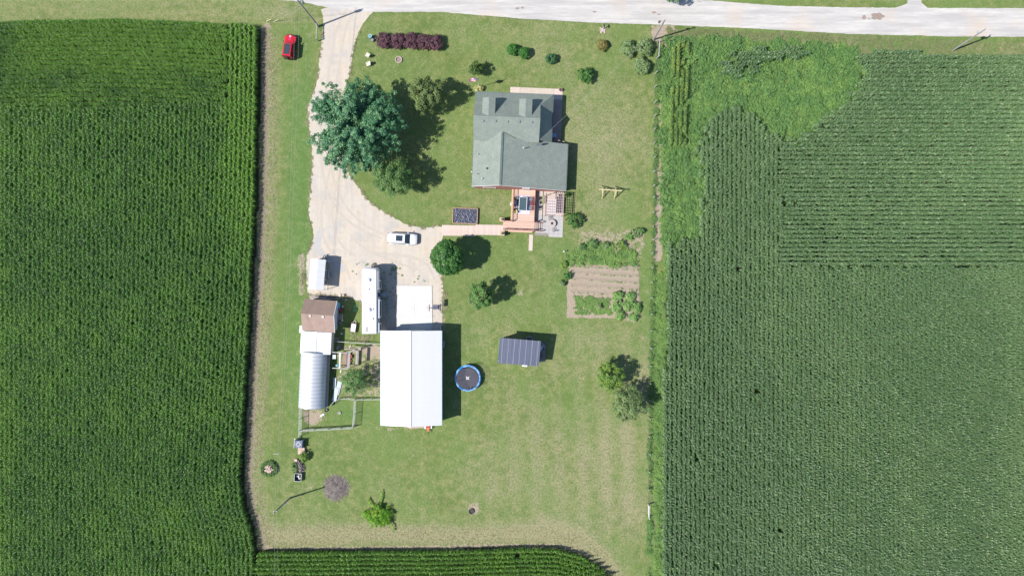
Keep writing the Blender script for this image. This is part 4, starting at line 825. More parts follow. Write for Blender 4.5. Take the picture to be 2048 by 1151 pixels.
chair(2.15, -8.35, 176, CUSH, MAR, 'grey seated patio chair with maroon back, north end of the row beside the table')
chair(2.3, -9.05, 176, MAR, MAR, 'all maroon patio chair between two grey seated chairs on the deck')
chair(2.15, -9.85, 176, CUSH, MAR, 'grey seated patio chair with maroon back nearest the deck steps')
chair(-.15, -8.3, 20, CUSH, DARK, 'dark patio chair left of the glass table near the railing')
chair(-.25, -10.5, -80, mat('yellow_cushion', (.40, .36, .12), (.35, .30, .10), 4, .9), DARK, 'small chair with a yellow cushion by the deck railing')
q = hl(-.35, -9.0); um = thing('covered_grill', 'black covered barbecue grill against the left deck railing', 'grill', (q.x, q.y, DZ), R(-3))
MB().loft([[(-.3 * s, -.5 * s, z), (.3 * s, -.5 * s, z), (.3 * s, .5 * s, z), (-.3 * s, .5 * s, z)] for s, z in ((1, 0), (1, .8), (.8, 1.05), (.5, 1.12))]).build('cover', mat('navy_cover', (.012, .018, .04), (.02, .025, .05), 3, .6), um); MB().box(-.2, .2, -.8, -.52, .7, .74).build('side_shelf', DARK, um)
# pergola
q = hl(5.95, -9.2); pg = thing('pergola', 'wooden lattice pergola standing over the patio', 'pergola', (q.x, q.y, 0), R(-2.4)); PH = 2.35
PWD = mat('pinkish_pergola_wood', (.40, .27, .25), (.36, .24, .23), 2, .8)
for x in (-1.35, 1.45):
    for y in (-1.65, 1.7): MB().cbox((x, y, PH / 2), (.12, .12, PH)).build('post', PWD, pg)
    MB().cbox((x, 0, PH + .06), (.09, 3.8, .15)).build('beam', PWD, pg)
rme = MB().cbox((0, 0, 0), (3.2, .055, .12)).mesh('rafter', PWD)
for k in range(9): inst('rafter', rme, pg, (.05, -1.75 + k * .44, PH + .2))
sme = MB().cbox((0, 0, 0), (.05, 3.7, .05)).mesh('slat', mat('pale_pergola_slat', (.46, .36, .34)))
for k in range(11): inst('slat', sme, pg, (-1.45 + k * .3, 0, PH + .285))
q = hl(5.6, -9.4); sv = thing('shade_sail', 'white fabric shade panel under the pergola lattice', 'shade', (q.x, q.y, 0), R(-2.4))
MB().box(-.85, .75, -1.4, 1.15, 2.2, 2.215).build('fabric', mat('white_fabric', (.50, .47, .47), (.46, .43, .43), 2, .9), sv)
MB().tube([(-.85, -1.42, 2.2), (.75, -1.42, 2.2)], .02).build('bar', BLK, sv)
q = hl(4.25, -8.2); bx = thing('storage_box', 'narrow olive green storage box by the pergola post', 'box', (q.x, q.y, 0), R(-2.4))
MB().box(-.22, .22, -.62, .6, .05, .62).build('box', mat('olive_box', (.16, .17, .08)), bx, bevel=.02); MB().box(-.24, .24, -.64, .62, .62, .68).build('lid', mat('olive_lid', (.20, .21, .12)), bx)
q = hl(7.1, -7.4); pl_ = thing('dark_planter', 'dark planter with a leafy plant at the north east pergola corner', 'planter', (q.x, q.y, 0)); MB().cyl((0, 0, 0), .25, .5, 12, .32).build('pot', DARK, pl_)
SHRUBM = leaf_mat('dark_shrub_leaf', (.020, .060, .020), (.055, .115, .032)); 
q = P(1104, 447); fp = thing('stone_fire_table', 'round pale stone fire pit table on the grey patio pavers', 'table', (q.x, q.y, 0))
MB().cyl((0, 0, 0), .42, .42, 20).build('base', mat('stone_base', (.30, .28, .26)), fp)
STN = mat('pale_stone', (.48, .44, .42), (.36, .31, .30), 5, .85, fine=14)
sg = 10; ring_me = [MB().loft([[((.22 if e else .62) * math.cos(a), (.22 if e else .62) * math.sin(a), z) for (e, z) in ((0, .42), (0, .52), (1, .52), (1, .42))] for a in np.linspace(.02, 2 * PI / sg - .02, 4)]).mesh('top_stone', STN)]
for k in range(sg): inst('top_stone', ring_me[0], fp, (0, 0, 0), (0, 0, 2 * PI * k / sg))
MB().cyl((0, 0, .42), .2, .06, 12).build('bowl', DARK, fp)
def wirechair(px_, py_, rz, label):
    q = P(px_, py_); t_ = thing('wire_chair', label, 'chair', (q.x, q.y, .05), R(rz)); m = MB()
    for k in range(7): m.bar((-.24 + k * .08, -.25, .42), (-.24 + k * .08, .25, .42), .02)
    m.build('seat', BLK, t_); m = MB()
    for k in range(7): m.bar((-.24 + k * .08, .25, .42), (-.24 + k * .08, .40, .95), .02)
    m.bar((-.26, .40, .95), (.26, .40, .95), .03); m.build('backrest', BLK, t_)
    for sx in (-.25, .25):
        for sy in (-.25, .25): MB().cbox((sx, sy, .21), (.03, .03, .42)).build('leg', BLK, t_)
wirechair(1107, 459, 200, 'black wire chair south of the round fire table'); wirechair(1100, 437, 10, 'black wire chair north of the round fire table')
q = P(1130, 440); lp = thing('path_lantern', 'small dark lantern at the right edge of the patio', 'lantern', (q.x, q.y, .05)); MB().cbox((0, 0, .15), (.14, .14, .3)).build('body', DARK, lp); MB().cyl((0, 0, .3), .11, .1, 8, .02).build('cap', mat('copper_cap', (.3, .1, .06)), lp)
# gate pillars of the boardwalk
for py_, lb in ((439.5, 'tan block gate pillar with a dark lamp on the north side of the boardwalk'), (467.5, 'tan block gate pillar with a dark lamp on the south side of the boardwalk')):
    q = P(1004, py_); t_ = thing('gate_pillar', lb, 'pillar', (q.x, q.y, 0), R(-2)); TB = mat('tan_block', (.42, .34, .24), (.36, .29, .21), 4, .9)
    for k in range(3): MB().box(-.42, .42, -.32, .32, k * .2, k * .2 + .19).build('block', TB, t_)
    MB().box(-.1, .14, -.12, .12, .6, .95).build('lamp', DARK, t_); MB().cyl((.02, 0, .95), .2, .14, 4, .02).build('lamp_cap', mat('brown_cap', (.16, .09, .06)), t_)
    MB().cbox((.48, 0, .55), (.08, .6, 1.1)).build('gate_post', BLK, t_)
# planter with black plastic
q = P(930.5, 432); rb = thing('raised_bed', 'timber framed raised bed lined with crumpled black plastic', 'raised bed', (q.x, q.y, 0), R(-2))
for y in (-1.28, 1.28): MB().box(-2.05, 2.05, y - .06, y + .06, 0, .42).build('side_board', mat('bed_timber', (.34, .22, .15), (.30, .20, .14), 2, .8), rb)
for x in (-2.05, 2.05): MB().box(x - .06, x + .06, -1.22, 1.22, 0, .42).build('side_board', MATS['bed_timber'], rb)
gx, gy = np.meshgrid(np.linspace(-1.98, 1.98, 110), np.linspace(-1.2, 1.2, 70)); gz = .24 + .26 * np.abs(fnoise(gx * 2.4 + gy + 9, gy * 4.2 + 9, 91, 4) - .5) + .16 * np.abs(fnoise(gx * 2 + 19, gy * 2.4 + 19, 93, 4) - .5) + .03 * RNG.random(gx.shape)
ii = np.arange(gx.size).reshape(gx.shape); me = np_mesh('plastic_sheet', np.stack([gx, gy, gz], -1).reshape(-1, 3), np.stack([ii[:-1, :-1], ii[:-1, 1:], ii[1:, 1:], ii[1:, :-1]], -1).reshape(-1, 4), mat('black_plastic_film', (.030, .035, .060), (.05, .055, .085), 5, .40, 0, .45)); inst('plastic_sheet', me, rb)

# ================================================================ YARD EQUIPMENT
WOODN = mat('new_yellow_lumber', (.54, .43, .27), (.48, .37, .22), 2, .75)
sw = thing('swing_frame', 'tall timber A frame swing stand on the lawn', 'swing frame', tuple(P(1223, 384)), 0); zt = 2.25
bA = P(1197.5, 378.5, zt); bB = P(1243.5, 381.5, zt); MB().bar(bA, bB, .12, .16).build('top_beam', WOODN, sw, world=True)
for (tx, ty), (ax, ay), (cx_, cy_) in (((1206.5, 379), (1203.5, 371), (1204, 398)), ((1233, 380.8), (1230, 372), (1228, 398))):
    tp = P(tx, ty, zt + .05)
    for (x, y) in ((ax, ay), (cx_, cy_)): MB().bar(tp, P(x, y, 0), .11, .11).build('leg', WOODN, sw, world=True)
    MB().bar(tp.lerp(P(ax, ay), .7), tp.lerp(P(cx_, cy_), .7), .07, .09).build('crossbar', WOODN, sw, world=True)
# trampoline
q = P(935.5, 755.5, .85); tm = thing('trampoline', 'round blue rimmed trampoline with a black net enclosure on the lawn', 'trampoline', (q.x, q.y, 0)); TR_ = 2.12
MB().cyl((0, 0, .83), TR_ - .2, .015, 48).build('jumping_mat', mat('black_mat', (.050, .050, .066), (.062, .062, .078), 1, .8), tm)
nseg = 16
for k in range(nseg):
    a0_, a1_ = 2 * PI * k / nseg + .012, 2 * PI * (k + 1) / nseg - .012
    MB().loft([[((r) * math.cos(a), r * math.sin(a), z) for r, z in ((TR_ - .24, .86), (TR_ - .24, .89), (TR_ - .05, .93), (TR_ + .08, .86), (TR_ + .06, .82))] for a in np.linspace(a0_, a1_, 4)]).build('pad', mat('sky_blue_vinyl', (.16, .36, .66), (.14, .33, .62), .7, .3, 0, .5) if k % 5 else mat('deep_blue_vinyl', (.03, .19, .48), (.025, .17, .45), .7, .3), tm)
xm_ = MB(); xm_.bar((-.24, -.22, .852), (.24, .24, .852), .11, .008); xm_.bar((-.26, .16, .853), (.22, -.24, .853), .11, .01); xm_.bar((-.1, .3, .851), (-.28, .1, .851), .07, .008); xm_.build('x_emblem', WHITE, tm)
for k in range(6):
    a = 2 * PI * k / 6 + .3; c_, s_ = math.cos(a), math.sin(a)
    MB().tube([(TR_ * 1.03 * c_, TR_ * 1.03 * s_, 0), (TR_ * 1.05 * c_, TR_ * 1.05 * s_, 1.6), (TR_ * .92 * c_, TR_ * .92 * s_, 2.55)], .028, 6).build('net_pole', BLK, tm)
    a2 = a + PI / 6; MB().tube([(TR_ * .98 * math.cos(a2), TR_ * .98 * math.sin(a2), .85), (TR_ * .98 * math.cos(a2), TR_ * .98 * math.sin(a2), .03), (TR_ * .98 * math.cos(a2 + .35), TR_ * .98 * math.sin(a2 + .35), .03), (TR_ * .98 * math.cos(a2 + .35), TR_ * .98 * math.sin(a2 + .35), .85)], .03, 5).build('leg', GREYM, tm)
net = MB(); nv = 56
for k in range(nv):
    a = 2 * PI * k / nv; a2 = 2 * PI * (k + 1) / nv; f = lambda z: (TR_ - .28) * (1 if z < 1.6 else 1)
    net.bar((f(0) * math.cos(a), f(0) * math.sin(a), .87), (f(0) * math.cos(a), f(0) * math.sin(a), 2.45), .012)
    for z in np.arange(.95, 2.5, .22): net.bar((f(0) * math.cos(a), f(0) * math.sin(a), z), (f(0) * math.cos(a2), f(0) * math.sin(a2), z), .012)
net.build('safety_net', BLK, tm, kind='stuff')
MB().bar((.5, -1.55, .86), (.52, -1.42, .87), .06).build('clip', WHITE, tm)
# basketball hoop
q = P(872.5, 614); bh = thing('basketball_hoop', 'portable basketball hoop standing beside the concrete pad', 'basketball hoop', (q.x, q.y, .02))
MB().loft([[(-.55 * s, -.38 * s, z), (.42 * s, -.38 * s, z), (.42 * s, .38 * s, z), (-.55 * s, .38 * s, z)] for s, z in ((1, .0), (1, .12), (.85, .24))]).build('base', mat('slate_plastic', (.075, .075, .12), (.14, .14, .18), 3, .5), bh)
MB().tube([(.1, 0, .2), (-.1, 0, 2.2), (-.55, 0, 3.0)], .05, 8).build('pole', BLK, bh)
MB().box(-.80, -.76, -.55, .55, 2.75, 3.5).build('backboard', mat('smoked_backboard', (.12, .12, .13), None, 2, .3), bh); MB().bar((-.55, 0, 3.0), (-.78, 0, 3.1), .1).build('bracket', BLK, bh)
MB().ring((-1.03, 0, 0), .21, .235, 3.05, 3.075, 20).build('rim', mat('orange_rim', (.5, .12, .02)), bh)
nt_ = MB()
for k in range(10): a = 2 * PI * k / 10; nt_.bar((-1.03 + .21 * math.cos(a), .21 * math.sin(a), 3.05), (-1.03 + .12 * math.cos(a + .3), .12 * math.sin(a + .3), 2.65), .012)
nt_.build('net', WHITE, bh)
q = P(880, 614); sp_ = thing('plastic_bench', 'narrow dark plank lying beside the basketball hoop base', 'plank', (q.x, q.y, 0)); MB().box(-.1, .1, -.62, .55, 0, .14).build('board', mat('grey_board', (.16, .15, .16)), sp_)
# mailbox with stones
q = P(1206.5, 58); mb_ = thing('mailbox', 'dark mailbox on a post rising from a small pile of pale stones', 'mailbox', (q.x, q.y, 0))
MB().cbox((.05, .1, .55), (.1, .1, 1.1)).build('post', PINEW, mb_); MB().loft([[(-.1, y, 1.1), (-.1, y, 1.25), (-.05, y, 1.33), (.05, y, 1.33), (.1, y, 1.25), (.1, y, 1.1)] for y in (-.1, .42)]).build('box', mat('green_black_box', (.03, .05, .05)), mb_)
MB().cbox((.14, .05, 1.28), (.02, .12, .06)).build('flag', mat('red_flag', (.4, .03, .03)), mb_)
rk = [MB().dome((0, 0, 0), .17, .17, 8, 3).mesh('stone', mat('pale_pink_rock', (.46, .37, .35), (.38, .31, .29), 3, .9)) for _ in range(1)]
for k in range(14): inst('stone', rk[0], mb_, (RNG.uniform(-.48, .4), RNG.uniform(-.6, .3), 0), (0, 0, RNG.uniform(0, 6)), (RNG.uniform(.8, 1.5), RNG.uniform(.7, 1.2), RNG.uniform(.8, 1.6)))
# garden ornaments near the purple hedge
def rockcluster(px_, py_, label, n=5, r=.25, nm='garden_rock', s=1., m=None):
    q = P(px_, py_); t_ = thing(nm, label, 'rock', (q.x, q.y, 0)); me = MB().dome((0, 0, 0), .2, .2, 8, 3).mesh('stone', m or mat('white_rock', (.58, .55, .50), (.50, .46, .42), 3, .9))
    for k in range(n): inst('stone', me, t_, (RNG.uniform(-r, r), RNG.uniform(-r, r), 0), (0, 0, RNG.uniform(0, 6)), (s * RNG.uniform(.8, 1.4), s * RNG.uniform(.6, 1.2), s * RNG.uniform(.8, 1.3)))
    return t_
def lawnchair(px_, py_, rz, label):
    q = P(px_, py_); t_ = thing('lawn_chair', label, 'chair', (q.x, q.y, 0), R(rz)); IV = mat('ivory_plastic', (.56, .52, .44), (.50, .46, .38), 3, .6)
    MB().loft([[(-.25, -.26, .36), (.28, -.22, .42), (.28, .22, .42), (-.25, .26, .36)], [(-.25, -.26, .40), (.28, -.22, .46), (.28, .22, .46), (-.25, .26, .40)]]).build('seat', IV, t_)
    MB().loft([[(-.27, -.26, .4), (-.22, -.26, .4), (-.22, .26, .4), (-.27, .26, .4)], [(-.50, -.20, .95), (-.46, -.20, .95), (-.46, .20, .95), (-.50, .20, .95)]]).build('backrest', IV, t_)
    for sy in (-.3, .3): MB().bar((-.4, sy, .58), (.25, sy, .58), .09, .03).build('armrest', IV, t_); MB().bar((.24, sy, .58), (.27, sy, 0), .05).build('leg', IV, t_); MB().bar((-.2, sy, .4), (-.3, sy, 0), .05).build('leg', IV, t_)
lawnchair(736, 112, 150, 'ivory lawn chair on the grass, the northern one of the pair beside the drive'); lawnchair(737, 130, 200, 'ivory lawn chair on the grass, the southern one of the pair beside the drive')
def firering(px_, py_, r, label, m, ash, n=11, h=.22):
    q = P(px_, py_); t_ = thing('fire_ring', label, 'fire ring', (q.x, q.y, 0)); MB().cyl((0, 0, 0), r * .85, .05, 20).build('ash_bed', ash, t_)
    me = MB().loft([[(q_ * math.cos(a), q_ * math.sin(a), z) for q_, z in ((r * .82, 0), (r * .82, h), (r, h), (r, 0))] for a in np.linspace(.03, 2 * PI / n - .03, 3)]).mesh('block', m)
    for k in range(n): inst('block', me, t_, (0, 0, 0), (0, 0, 2 * PI * k / n))
    return t_
f1 = firering(797.5, 120, .58, 'pale stone fire ring on the lawn below the purple hedge', mat('pale_block', (.44, .40, .34)), mat('ash_brown', (.24, .18, .16)))
MB().bar((-.2, .1, .1), (.9, .5, .12), .06).build('poker', PINEW, f1)
f2 = firering(943, 1021, .45, 'dark steel fire ring beside an ash patch on the lower lawn', mat('dark_ring', (.05, .045, .045)), mat('charcoal', (.05, .045, .045)), 14)
bb = thing('blue_barrel', 'blue plastic barrel at the left end of the purple hedge', 'barrel', tuple(P(743, 77)), 0)
MB().cyl((-.1, .1, 0), .30, .85, 16).build('barrel', mat('teal_blue_plastic', (.06, .22, .30), (.12, .30, .38), 2, .35), bb); MB().ring((-.1, .1, 0), .25, .31, .85, .88, 16).build('rim', mat('pale_rim', (.4, .5, .5)), bb)
gb = thing('grey_bucket', 'small grey bucket standing between the blue barrel and the purple hedge', 'bucket', tuple(P(745.5, 82)), 0); MB().cyl((0, 0, 0), .18, .5, 14, .24).build('bucket', mat('mauve_grey', (.20, .19, .26)), gb)
# flag
q0 = P(958, 175); fl = thing('flagpole', 'white flagpole at the corner of the house flying a striped flag', 'flagpole', tuple(q0), 0)
MB().tube([(0, 0, 0), (0, 0, 5.8)], .045, 8, .03).build('pole', WHITE, fl); MB().dome((0, 0, 5.78), .09, .1, 10, 3).build('finial', mat('gold_ball', (.5, .4, .1)), fl)
FR = mat('flag_red', (.50, .06, .09)); FW = mat('flag_white', (.60, .58, .62)); FB = mat('flag_blue', (.06, .08, .28))
fd = Vector((-.93, -.18, 0)); fl_l = 1.6; cloth = inst('flag', bpy.data.meshes.new('flag'), fl)
def fpt(u, v): return Vector((0, 0, 5.6)) + fd * fl_l * u * (.95) + Vector((.0, -.55 * v * .6 - .12 * math.sin(u * 7), -.62 * v - .25 * u + .08 * math.sin(u * 6 + v)))
for k in range(13):
    u0 = .40 if k < 7 else 0.; m = MB(); N_ = 10; rows_ = [[fpt(u0 + (1 - u0) * i / N_, (k + e) / 13) for e in (0, 1)] for i in range(N_ + 1)]
    m.add([p for r_ in rows_ for p in r_], [(2 * i, 2 * i + 1, 2 * i + 3, 2 * i + 2) for i in range(N_)]); m.build('stripe', FR if k % 2 == 0 else FW, cloth)
m = MB(); m.add([fpt(.40 * i / 4, v) for i in range(5) for v in (0, 7 / 13)], [(2 * i, 2 * i + 1, 2 * i + 3, 2 * i + 2) for i in range(4)]); m.build('canton', FB, cloth)
st2 = MB()
for i in range(4):
    for j in range(4): c_ = fpt(.05 + .1 * i, (.9 + j * 1.6) / 13) + Vector((0, -.0, .012)); st2.add([c_ + Vector((dx, dy, .005)) for dx, dy in ((0, .03), (-.03, 0), (0, -.03), (.03, 0))], [(0, 1, 2, 3)])
st2.build('stars', FW, cloth)

# ---------------------------------------------------------------- junk around the sheds
def box_thing(name, label, cat, px_, py_, d, m, rz=0, z=0., lid=None):
    q = P(px_, py_); t_ = thing(name, label, cat, (q.x, q.y, z), R(rz)); MB().box(-d[0] / 2, d[0] / 2, -d[1] / 2, d[1] / 2, 0, d[2]).build('body', m, t_, bevel=.02)
    if lid: MB().box(-d[0] / 2 - .02, d[0] / 2 + .02, -d[1] / 2 - .02, d[1] / 2 + .02, d[2], d[2] + .04).build('lid', lid, t_)
    return t_
BLUE = mat('cyan_plastic', (.04, .30, .52), (.05, .34, .56), 3, .4)
t_ = box_thing('blue_cart', 'bright blue plastic cart beside the brown shed', 'cart', 678, 611, (.55, .95, .5), BLUE, -4, .15); MB().box(-.2, .2, -.3, .35, .5, .53).build('inner_tray', mat('light_cyan', (.20, .45, .58)), t_)
for sx in (-.3, .3): wheel(t_, (sx, -.3, .0), .15, .06, (1, 0, 0))
t_ = box_thing('grey_crate', 'square grey slatted crate against the brown shed wall', 'crate', 679, 633, (1.15, 1.0, .5), PINEW, -4)
for k in range(7): MB().box(-.55 + k * .16, -.45 + k * .16, -.5, .5, .52, .55).build('slat', mat('grey_slat', (.24, .23, .23)), t_)
t_ = thing('red_wheelbarrow', 'red wheelbarrow in the shade beside the blue cart', 'wheelbarrow', tuple(P(683, 619)), R(15))
MB().loft([[(-.3 * s, -.22 * s, z), (.35 * s, -.22 * s, z), (.35 * s, .22 * s, z), (-.3 * s, .22 * s, z)] for s, z in ((.7, .3), (1.1, .55))]).build('tray', mat('dull_red', (.25, .03, .05)), t_); wheel(t_, (.5, 0, .18), .18, .07)
for sy in (-.2, .2): MB().bar((-.9, sy, .55), (.45, sy * .5, .25), .04).build('handle', BLK, t_)
bck = [('white bucket beside the blue cart', 686.5, 612.5), ('white bucket against the shed wall below the blue cart', 673.5, 623.5), ('white bucket beside the grey crate corner', 685.5, 640), ('white bucket lying in the shade near the fence corner', 684, 666.5), ('white bucket between the tyres by the shed', 674, 645)]
bk_proto = None
for lb, x, y in bck:
    q = P(x, y); t_ = thing('bucket', lb, 'bucket', (q.x, q.y, 0), 0, 'white buckets around the brown shed'); MB().cyl((0, 0, 0), .12, .34, 12, .15).build('body', WHITE, t_); MB().tube([(-.15, 0, .34), (-.1, .1, .42), (.1, .1, .42), (.15, 0, .34)], .01, 4).build('handle', GREYM, t_)
for lb, x, y, r in (('dark tyre with a pale rim beside the shed wall', 673.5, 645.5, .26), ('tan ringed tyre lying east of the shed wall', 680.5, 645, .24), ('pale tyre near the white link building wall', 671.5, 677, .24), ('tyre half hidden beside the fence corner', 676, 677, .22), ('pale ring tyre lying alone in the lower pen', 679, 825, .26), ('black tyre against the greenhouse end', 653, 819, .30)):
    q = P(x, y); t_ = thing('tyre', lb, 'tyre', (q.x, q.y, 0), 0, 'old tyres around the sheds'); MB().ring((0, 0, 0), r * .5, r, 0, .16, 20).build('rubber', MATS['tyre_rubber'] if 'black' in lb or 'dark' in lb else mat('dusty_rubber', (.30, .27, .25) if 0 else (.32, .29, .27)), t_, smooth=True)
    MB().cyl((0, 0, .0), r * .45, .06, 12).build('hub', mat('dusty_hub', (.3, .3, .33)), t_)
for lb, x, y in (('green netting panel lying in the shade, northern of the two', 710.5, 612.5), ('green netting panel lying in the shade, southern of the two', 710, 620)):
    q = P(x, y); t_ = thing('green_netting', lb, 'panel', (q.x, q.y, 0), R(-6)); fr = MB()
    for a, b in (((-.35, -.28), (.35, -.28)), ((.35, -.28), (.35, .28)), ((.35, .28), (-.35, .28)), ((-.35, .28), (-.35, -.28))): fr.bar((*a, .06), (*b, .06), .05)
    fr.build('frame', mat('green_frame', (.10, .22, .08)), t_); MB().box(-.33, .33, -.26, .26, .03, .05).build('mesh_sheet', mat('green_mesh', (.12, .25, .09)), t_)
t_ = thing('yard_cart', 'small pull cart with a white lid between the shed and the camper', 'cart', tuple(P(708, 654)), R(-9)); MB().box(-.34, .42, -.7, .62, .42, .62).build('lid', WHITE, t_, bevel=.02); MB().box(-.48, .48, -.85, .75, .25, .42).build('frame', mat('rust_frame', (.14, .07, .06)), t_)
MB().tube([(-.3, -.85, .3), (-.25, -1.25, .3), (.1, -1.35, .3), (.4, -1.1, .3), (.42, -.85, .3)], .04).build('handle', PINEW, t_); MB().tube([(-.25, .75, .3), (0, 1.2, .28), (.3, .75, .3)], .035).build('drawbar', WHITE, t_)
for sx in (-.5, .5):
    for y in (-.5, .45): wheel(t_, (sx, y, .2), .2, .1, (1, 0, 0))
# lumber pile
t_ = thing('lumber_pile', 'pile of old boards and posts stacked north of the brown shed', 'lumber', tuple(P(650, 595)), R(-4))
for k in range(16): L2 = RNG.uniform(1.6, 3.4); MB().cbox((RNG.uniform(-1.2, 1.4), RNG.uniform(-.35, .35), .08 + .04 * k % .35), (L2, RNG.uniform(.1, .2), .06), RNG.normal(0, .07)).build('board', (PINEW, mat('dark_board', (.08, .085, .09)), GREYM, PINEW)[k % 4], t_)
box_thing('white_pail', 'square white container at the end of the lumber pile', 'container', 680.5, 590.5, (.28, .35, .4), WHITE, 5); t_ = box_thing('tan_stool', 'small tan stool beside the white container', 'stool', 687, 590, (.35, .35, .05), TAN, 0, .4)
for sx in (-.14, .14):
    for sy in (-.14, .14): MB().cbox((sx, sy, -.2), (.04, .04, .4)).build('leg', TAN, t_)
box_thing('white_plank', 'short white plank lying in the grass corner by the lumber', 'plank', 692, 600, (.6, .16, .06), WHITE, 45)
box_thing('white_plank', 'white plank lying on the bare ground of the lower pen', 'plank', 644.5, 829.5, (.8, .25, .06), WHITE, 30)
box_thing('roof_panel_sheet', 'narrow pale roofing sheet leaning flat beside the greenhouse', 'sheet', 669.5, 766, (.5, 1.95, .05), mat('pale_blue_sheet', (.40, .45, .48), (.35, .40, .44), 1, .4), -4, .1)
for k, (x, y) in enumerate(((677, 775), (671.5, 788))): box_thing('roof_panel_sheet', ('wide pale roofing sheet half under the small tree', 'lowest pale roofing sheet of the stack beside the greenhouse')[k], 'sheet', x, y, (.75, 2.3, .05), MATS['pale_blue_sheet'], -14, .08 + k * .08)
box_thing('white_pipe_piece', 'short white board in the shade beside the greenhouse', 'board', 681.5, 742, (.2, .5, .06), WHITE, -10)
# chicken run frame
cr = thing('chicken_run', 'open timber framed poultry run with boards beside the greenhouse', 'poultry run', tuple(P(690, 718)), R(-2)); ZC = 1.9
c0 = P(690, 718)
def cp_(x, y, z): q = P(x, y, z); m = Matrix.Rotation(R(2), 3, 'Z'); return m @ (q - c0)
FRM = mat('whitewashed_timber', (.42, .40, .39), (.36, .34, .33), 2, .8)
for a, b, w_, m in (((665, 704), (696, 705), .12, FRM), ((665, 735.5), (696, 737), .12, FRM), ((680, 705), (679, 735.5), .24, WHITE), ((698, 705), (696.5, 736), .42, mat('grey_timber', (.30, .27, .26))), ((714.5, 701), (713, 728), .38, MATS['grey_timber']), ((695, 705), (722, 695.5), .22, PINEW), ((688, 697), (722, 699), .15, PINEW), ((717, 701), (715.5, 729), .12, PINEW)):
    MB().bar(cp_(*a, ZC), cp_(*b, ZC), w_, .1).build('beam', m, cr)
for x, y in ((665, 704), (665, 736), (680, 705), (680, 736), (697, 705), (697, 736), (715, 701), (714, 728)): MB().bar(cp_(x, y, 0), cp_(x, y, ZC), .1).build('post', FRM, cr)
for k in range(5): MB().bar(cp_(687 + k * 1.5, 706, .5), cp_(686.5 + k * 1.5, 734, .5), .11, .04).build('floor_board', mat('brown_floor_board', (.28, .19, .15)), cr)
MB().cbox(cp_(668.5, 713, 1.6), (.55, .7, .05)).build('lid_panel', MATS['pale_blue_sheet'], cr)
for k, (lb, x, y, d, m) in enumerate((('red plastic feeder inside the poultry run', 703.5, 712, (.3, .6, .35), mat('feeder_red', (.22, .04, .05))), ('teal tub inside the poultry run', 674.5, 730, (.4, .35, .25), mat('teal_tub', (.15, .40, .45))), ('white waterer on the run boards', 691, 711, (.22, .22, .35), WHITE), ('second white waterer near the south end of the run boards', 689, 728.5, (.25, .25, .3), WHITE), ('orange tool box at the south edge of the poultry run', 702.5, 721, (.3, .2, .2), mat('rusty_orange', (.36, .14, .06))), ('grey crate under the white link building wall', 676, 695, (.6, .35, .3), GREYM), ('orange tipped block on the worn yard ground', 700.5, 693, (.55, .18, .12), mat('buff_block', (.48, .38, .30))))):
    box_thing('poultry_item' if 0 else ('feeder', 'tub', 'waterer', 'waterer', 'tool_box', 'crate', 'block')[k], lb, ('feeder', 'tub', 'waterer', 'waterer', 'box', 'crate', 'block')[k], x, y, d, m, 10 * k, .1 if k in (2, 3) else 0)

# ---------------------------------------------------------------- fences
def wire_fence(name, label, pts, h, post_m, rail_m, sp=2.4, wires=6, cell=.12, top=True, bottom=False, extra=''):
    pts = [P(x, y) for x, y in pts]; t_ = thing(name, label, 'fence', tuple(pts[0])); wm = MB(); pr = MB().cyl((0, 0, 0), .05, h, 8).mesh('post', post_m); L0 = pts[0]
    for a, b in zip(pts[:-1], pts[1:]):
        ln = (b - a).length; n_ = max(1, round(ln / sp))
        for i in range(n_ + (1 if b == pts[-1] else 0)): p_ = a.lerp(b, i / n_) - L0; inst('post', pr, t_, p_)
        if top: MB().bar(a - L0 + Vector((0, 0, h)), b - L0 + Vector((0, 0, h)), .05).build('top_rail', rail_m, t_)
        for k in range(wires): z = h * (k + .5) / wires; wm.bar(a - L0 + Vector((0, 0, z)), b - L0 + Vector((0, 0, z)), .009)
        if cell:
            for i in range(int(ln / cell)): p_ = a.lerp(b, i * cell / ln) - L0; wm.bar(p_ + Vector((0, 0, .05)), p_ + Vector((0, 0, h)), .007)
    wm.build('wire_mesh', mat('fence_wire', (.42, .44, .44), None, 2, .4, .3), t_, kind='stuff'); return t_
FP = mat('pale_fence_post', (.40, .40, .38), (.34, .34, .33), 2, .8)
wire_fence('wire_fence', 'pale wire fence from the white link building across to the barn', [(668, 681), (700, 683.5), (763, 687)], 1.1, FP, FP)
wire_fence('wire_fence', 'pale wire fence between the small tree yard and the barn wall', [(664, 808), (670, 801), (680, 796), (692, 795), (712, 797), (763, 796.5)], 1.2, FP, FP, 1.6)
wire_fence('wire_fence', 'wire fence down the right side of the lower pen', [(712.5, 797), (711, 826), (708.5, 852)], 1.5, FP, FP, 2.0, 12, .07)
wire_fence('wire_fence', 'wire fence along the bottom of the lower pen', [(708.5, 852.5), (660, 855.5), (603, 858)], 1.5, FP, FP, 2.2, 12, .07)
wire_fence('wire_fence', 'wire fence along the left side of the lower pen', [(604, 812), (603, 858), (602.5, 870)], 1.5, FP, FP, 2.0, 12, .07)
